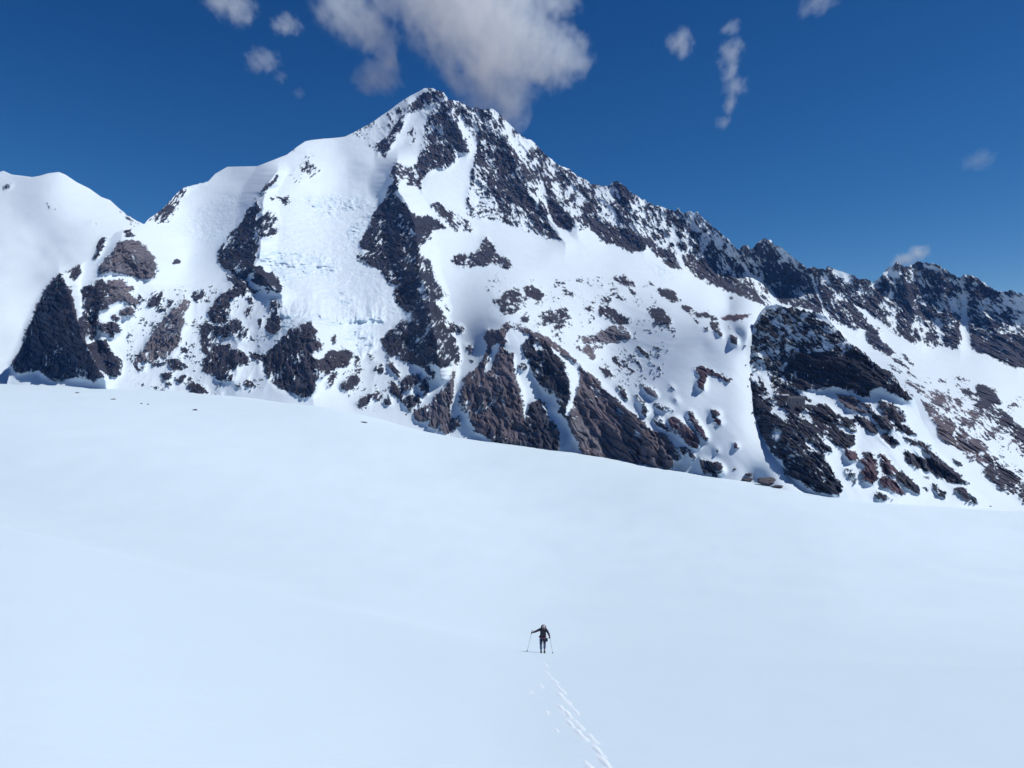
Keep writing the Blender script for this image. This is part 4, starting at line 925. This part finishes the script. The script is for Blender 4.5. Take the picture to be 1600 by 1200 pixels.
        bm = bmesh.new(); tube(bm, [o3(T + ax * 0.10), o3(T + ax * 0.106), o3(T + ax * 0.114)], [0.012, 0.048, 0.040], 14); from_bm('basket', bm, M_DARKCLOTH, pr, True)
        bm = bmesh.new(); s0 = o3(top - ax * 0.01); tube(bm, [s0, s0 + Vector((0.05 * ts, 0.03, -0.06)), s0 + Vector((0.06 * ts, 0.03, -0.14)), o3(H - ax * 0.06)], 0.006, 6); from_bm('wrist_strap', bm, M_DARKCLOTH, pr)
        grip('glove', H, ax, Vector((ts * 1.0, 0.25, 0)), r, ts)
build_walker()

# ------------------------------------------------------------------ clouds
CLOUDS = [
 ('large white plume of cloud rising behind the summit ridge', 4700, 0.0062, 1.45, [(770, 100, 66, 66), (752, 45, 86, 60), (692, 10, 76, 38), (800, 50, 46, 66), (798, 132, 30, 42), (803, 168, 20, 28), (640, -10, 62, 22), (720, -45, 110, 40)]),
 ('torn grey-white cloud wisp touching the right side of the large plume', 4750, 0.00706, 1.35, [(868, 88, 46, 38), (902, 97, 22, 13), (852, 50, 22, 26), (870, 5, 34, 16), (846, 112, 24, 18)]),
 ('ragged thin cloud trailing down left of the large plume above the summit', 4750, 0.00588, 1.4, [(545, 22, 46, 30), (582, 50, 36, 26), (604, 82, 14, 26), (596, 118, 30, 20), (570, 128, 20, 12), (525, 8, 26, 22)]),
 ('small cloud puff cut by the top edge, farthest left of all', 4800, 0.00588, 1.4, [(362, 8, 32, 18), (374, 24, 15, 14), (340, 0, 20, 12)]),
 ('small thin cloud tuft between the upper left puff and the ragged trailing cloud', 4800, 0.00529, 1.4, [(448, 38, 20, 12), (438, 44, 12, 9)]),
 ('faint low cloud tuft above the left snow shoulder', 4800, 0.00412, 1.4, [(412, 94, 22, 15), (398, 102, 13, 10), (438, 120, 10, 7)]),
 ('tiny cloud speck left of the summit over the snow ridge', 4800, 0.00235, 1.3, [(466, 146, 10, 7)]),
 ('single round cloud puff right of the summit plume', 4800, 0.00647, 1.4, [(1062, 66, 19, 17), (1066, 80, 12, 12), (1052, 64, 11, 10)]),
 ('broken vertical column of small cloud scraps in the right sky', 4800, 0.00588, 1.4, [(1142, 44, 14, 9), (1142, 84, 17, 20), (1141, 112, 11, 18), (1146, 136, 18, 10), (1140, 160, 8, 18), (1130, 192, 11, 8)]),
 ('thin cloud streak cut by the top edge in the right sky', 4800, 0.00353, 1.4, [(1280, 4, 26, 10), (1258, 16, 12, 10)]),
 ('small cloud scrap rising behind the rocky right peak', 4700, 0.009, 1.1, [(1416, 405, 16, 10), (1436, 396, 14, 11), (1402, 412, 10, 8)]),
 ('barely visible cloud smudge in the lower right sky', 4800, 0.00176, 1.3, [(1530, 250, 20, 13), (1515, 256, 12, 8)])]
def build_clouds():
    for k, (lab, dep, dens, rag, blobs) in enumerate(CLOUDS):
        s = dep / F; W = []
        for (bx, by, rx, ry) in blobs:
            rx *= 1.5; ry *= 1.5
            W.append((at(bx, by, dep + 30 * math.sin(bx)), Vector((rx * s, max(rx, ry) * s * 1.2, ry * s))))
        cen = sum((w[0] for w in W), Vector()) / len(W)
        bm = bmesh.new()
        for c, rr in W:
            for i in range(12):
                for j_ in range(7):
                    th = 2 * math.pi * i / 12; ph = math.pi * j_ / 6
                    bm.verts.new(c - cen + Vector((rr.x * 1.06 * math.sin(ph) * math.cos(th), rr.y * 1.06 * math.sin(ph) * math.sin(th), rr.z * 1.06 * math.cos(ph))))
        ch = bmesh.ops.convex_hull(bm, input=bm.verts); bmesh.ops.delete(bm, geom=[v for v in bm.verts if not v.link_faces], context='VERTS')
        size = sum(w[1].z for w in W) / len(W)
        m = bpy.data.materials.new('cloud_vapour'); m.use_nodes = True; n = m.node_tree; n.nodes.clear(); L = n.links.new
        tc = n.nodes.new('ShaderNodeTexCoord')
        mp = n.nodes.new('ShaderNodeMapping'); mp.inputs['Scale'].default_value = (1, 0.5, 1); L(tc.outputs['Object'], mp.inputs['Vector'])
        def noise(sc, det, seed, rough=0.6):
            q = n.nodes.new('ShaderNodeTexNoise'); q.noise_dimensions = '4D'; q.inputs['W'].default_value = seed; q.inputs['Scale'].default_value = sc; q.inputs['Detail'].default_value = det; q.inputs['Roughness'].default_value = rough
            L(mp.outputs[0], q.inputs['Vector']); return q
        nw = noise(1.0 / (size * 0.9), 2, k * 3.1); su = n.nodes.new('ShaderNodeVectorMath'); su.operation = 'SUBTRACT'; su.inputs[1].default_value = (0.5, 0.5, 0.5); L(nw.outputs['Color'], su.inputs[0])
        sc = n.nodes.new('ShaderNodeVectorMath'); sc.operation = 'SCALE'; sc.inputs['Scale'].default_value = size * 1.1; L(su.outputs[0], sc.inputs[0])
        ad = n.nodes.new('ShaderNodeVectorMath'); ad.operation = 'ADD'; L(tc.outputs['Object'], ad.inputs[0]); L(sc.outputs[0], ad.inputs[1])
        acc = None
        for c, rr in W:
            s1 = n.nodes.new('ShaderNodeVectorMath'); s1.operation = 'SUBTRACT'; s1.inputs[1].default_value = c - cen; L(ad.outputs[0], s1.inputs[0])
            s2 = n.nodes.new('ShaderNodeVectorMath'); s2.operation = 'DIVIDE'; s2.inputs[1].default_value = rr; L(s1.outputs[0], s2.inputs[0])
            s3 = n.nodes.new('ShaderNodeVectorMath'); s3.operation = 'LENGTH'; L(s2.outputs[0], s3.inputs[0])
            if acc is None: acc = s3.outputs['Value']
            else:
                mn = n.nodes.new('ShaderNodeMath'); mn.operation = 'SMOOTH_MIN'; mn.inputs[2].default_value = 0.25; L(acc, mn.inputs[0]); L(s3.outputs['Value'], mn.inputs[1]); acc = mn.outputs[0]
        fa = n.nodes.new('ShaderNodeMath'); fa.operation = 'SUBTRACT'; fa.inputs[0].default_value = 1.0; L(acc, fa.inputs[1])
        nz = noise(1.0 / (min(size, 190.0) * 0.6), 8, 7.7 + k, 0.66)
        a1 = n.nodes.new('ShaderNodeMath'); a1.operation = 'MULTIPLY_ADD'; a1.inputs[1].default_value = 2.2 * rag; a1.inputs[2].default_value = -1.1 * rag - 0.22; L(nz.outputs['Fac'], a1.inputs[0])
        a2 = n.nodes.new('ShaderNodeMath'); a2.operation = 'MULTIPLY_ADD'; a2.inputs[1].default_value = 1.5; L(fa.outputs[0], a2.inputs[0]); L(a1.outputs[0], a2.inputs[2])
        a3 = n.nodes.new('ShaderNodeMath'); a3.operation = 'MAXIMUM'; a3.inputs[1].default_value = 0; L(a2.outputs[0], a3.inputs[0])
        # nothing at the rim of the cell that holds the vapour
        f2 = n.nodes.new('ShaderNodeMath'); f2.operation = 'MULTIPLY'; f2.use_clamp = True; f2.inputs[1].default_value = 4.0; L(fa.outputs[0], f2.inputs[0])
        a4 = n.nodes.new('ShaderNodeMath'); a4.operation = 'MULTIPLY'; L(a3.outputs[0], a4.inputs[0]); L(f2.outputs[0], a4.inputs[1])
        a5 = n.nodes.new('ShaderNodeMath'); a5.operation = 'MULTIPLY'; a5.inputs[1].default_value = dens * (60.0 / max(30.0, min(size, 140.0))) ** 0.5; L(a4.outputs[0], a5.inputs[0])
        pv = n.nodes.new('ShaderNodeVolumePrincipled'); pv.inputs['Color'].default_value = (0.80, 0.91, 1, 1); pv.inputs['Anisotropy'].default_value = 0.0; pv.inputs['Absorption Color'].default_value = (1, 1, 1, 1)
        L(a5.outputs[0], pv.inputs['Density'])
        out = n.nodes.new('ShaderNodeOutputMaterial'); L(pv.outputs[0], out.inputs['Volume'])
        o = from_bm('cloud', bm, m); o.location = cen; tag(o, lab, 'cloud', 'clouds in the blue sky')
build_clouds()
# ------------------------------------------------------------------ the air
def build_haze():
    m = bpy.data.materials.new('thin_blue_air'); m.use_nodes = True; n = m.node_tree; n.nodes.clear()
    pv = n.nodes.new('ShaderNodeVolumePrincipled'); out = n.nodes.new('ShaderNodeOutputMaterial')
    pv.inputs['Color'].default_value = (0.10, 0.36, 1.0, 1); pv.inputs['Absorption Color'].default_value = (1, 1, 1, 1)
    pv.inputs['Density'].default_value = 2.3e-5; pv.inputs['Anisotropy'].default_value = 0.0
    n.links.new(pv.outputs[0], out.inputs['Volume'])
    bm = bmesh.new(); bmesh.ops.create_cube(bm, size=1.0)
    x0, x1, y0, y1, z0, z1 = -2900, 2900, -2700, 3900, -900, 1300
    for v in bm.verts: v.co = ((x0 + x1) / 2 + v.co.x * (x1 - x0), (y0 + y1) / 2 + v.co.y * (y1 - y0), (z0 + z1) / 2 + v.co.z * (z1 - z0))
    o = from_bm('haze', bm, m); tag(o, kind='stuff')
build_haze()
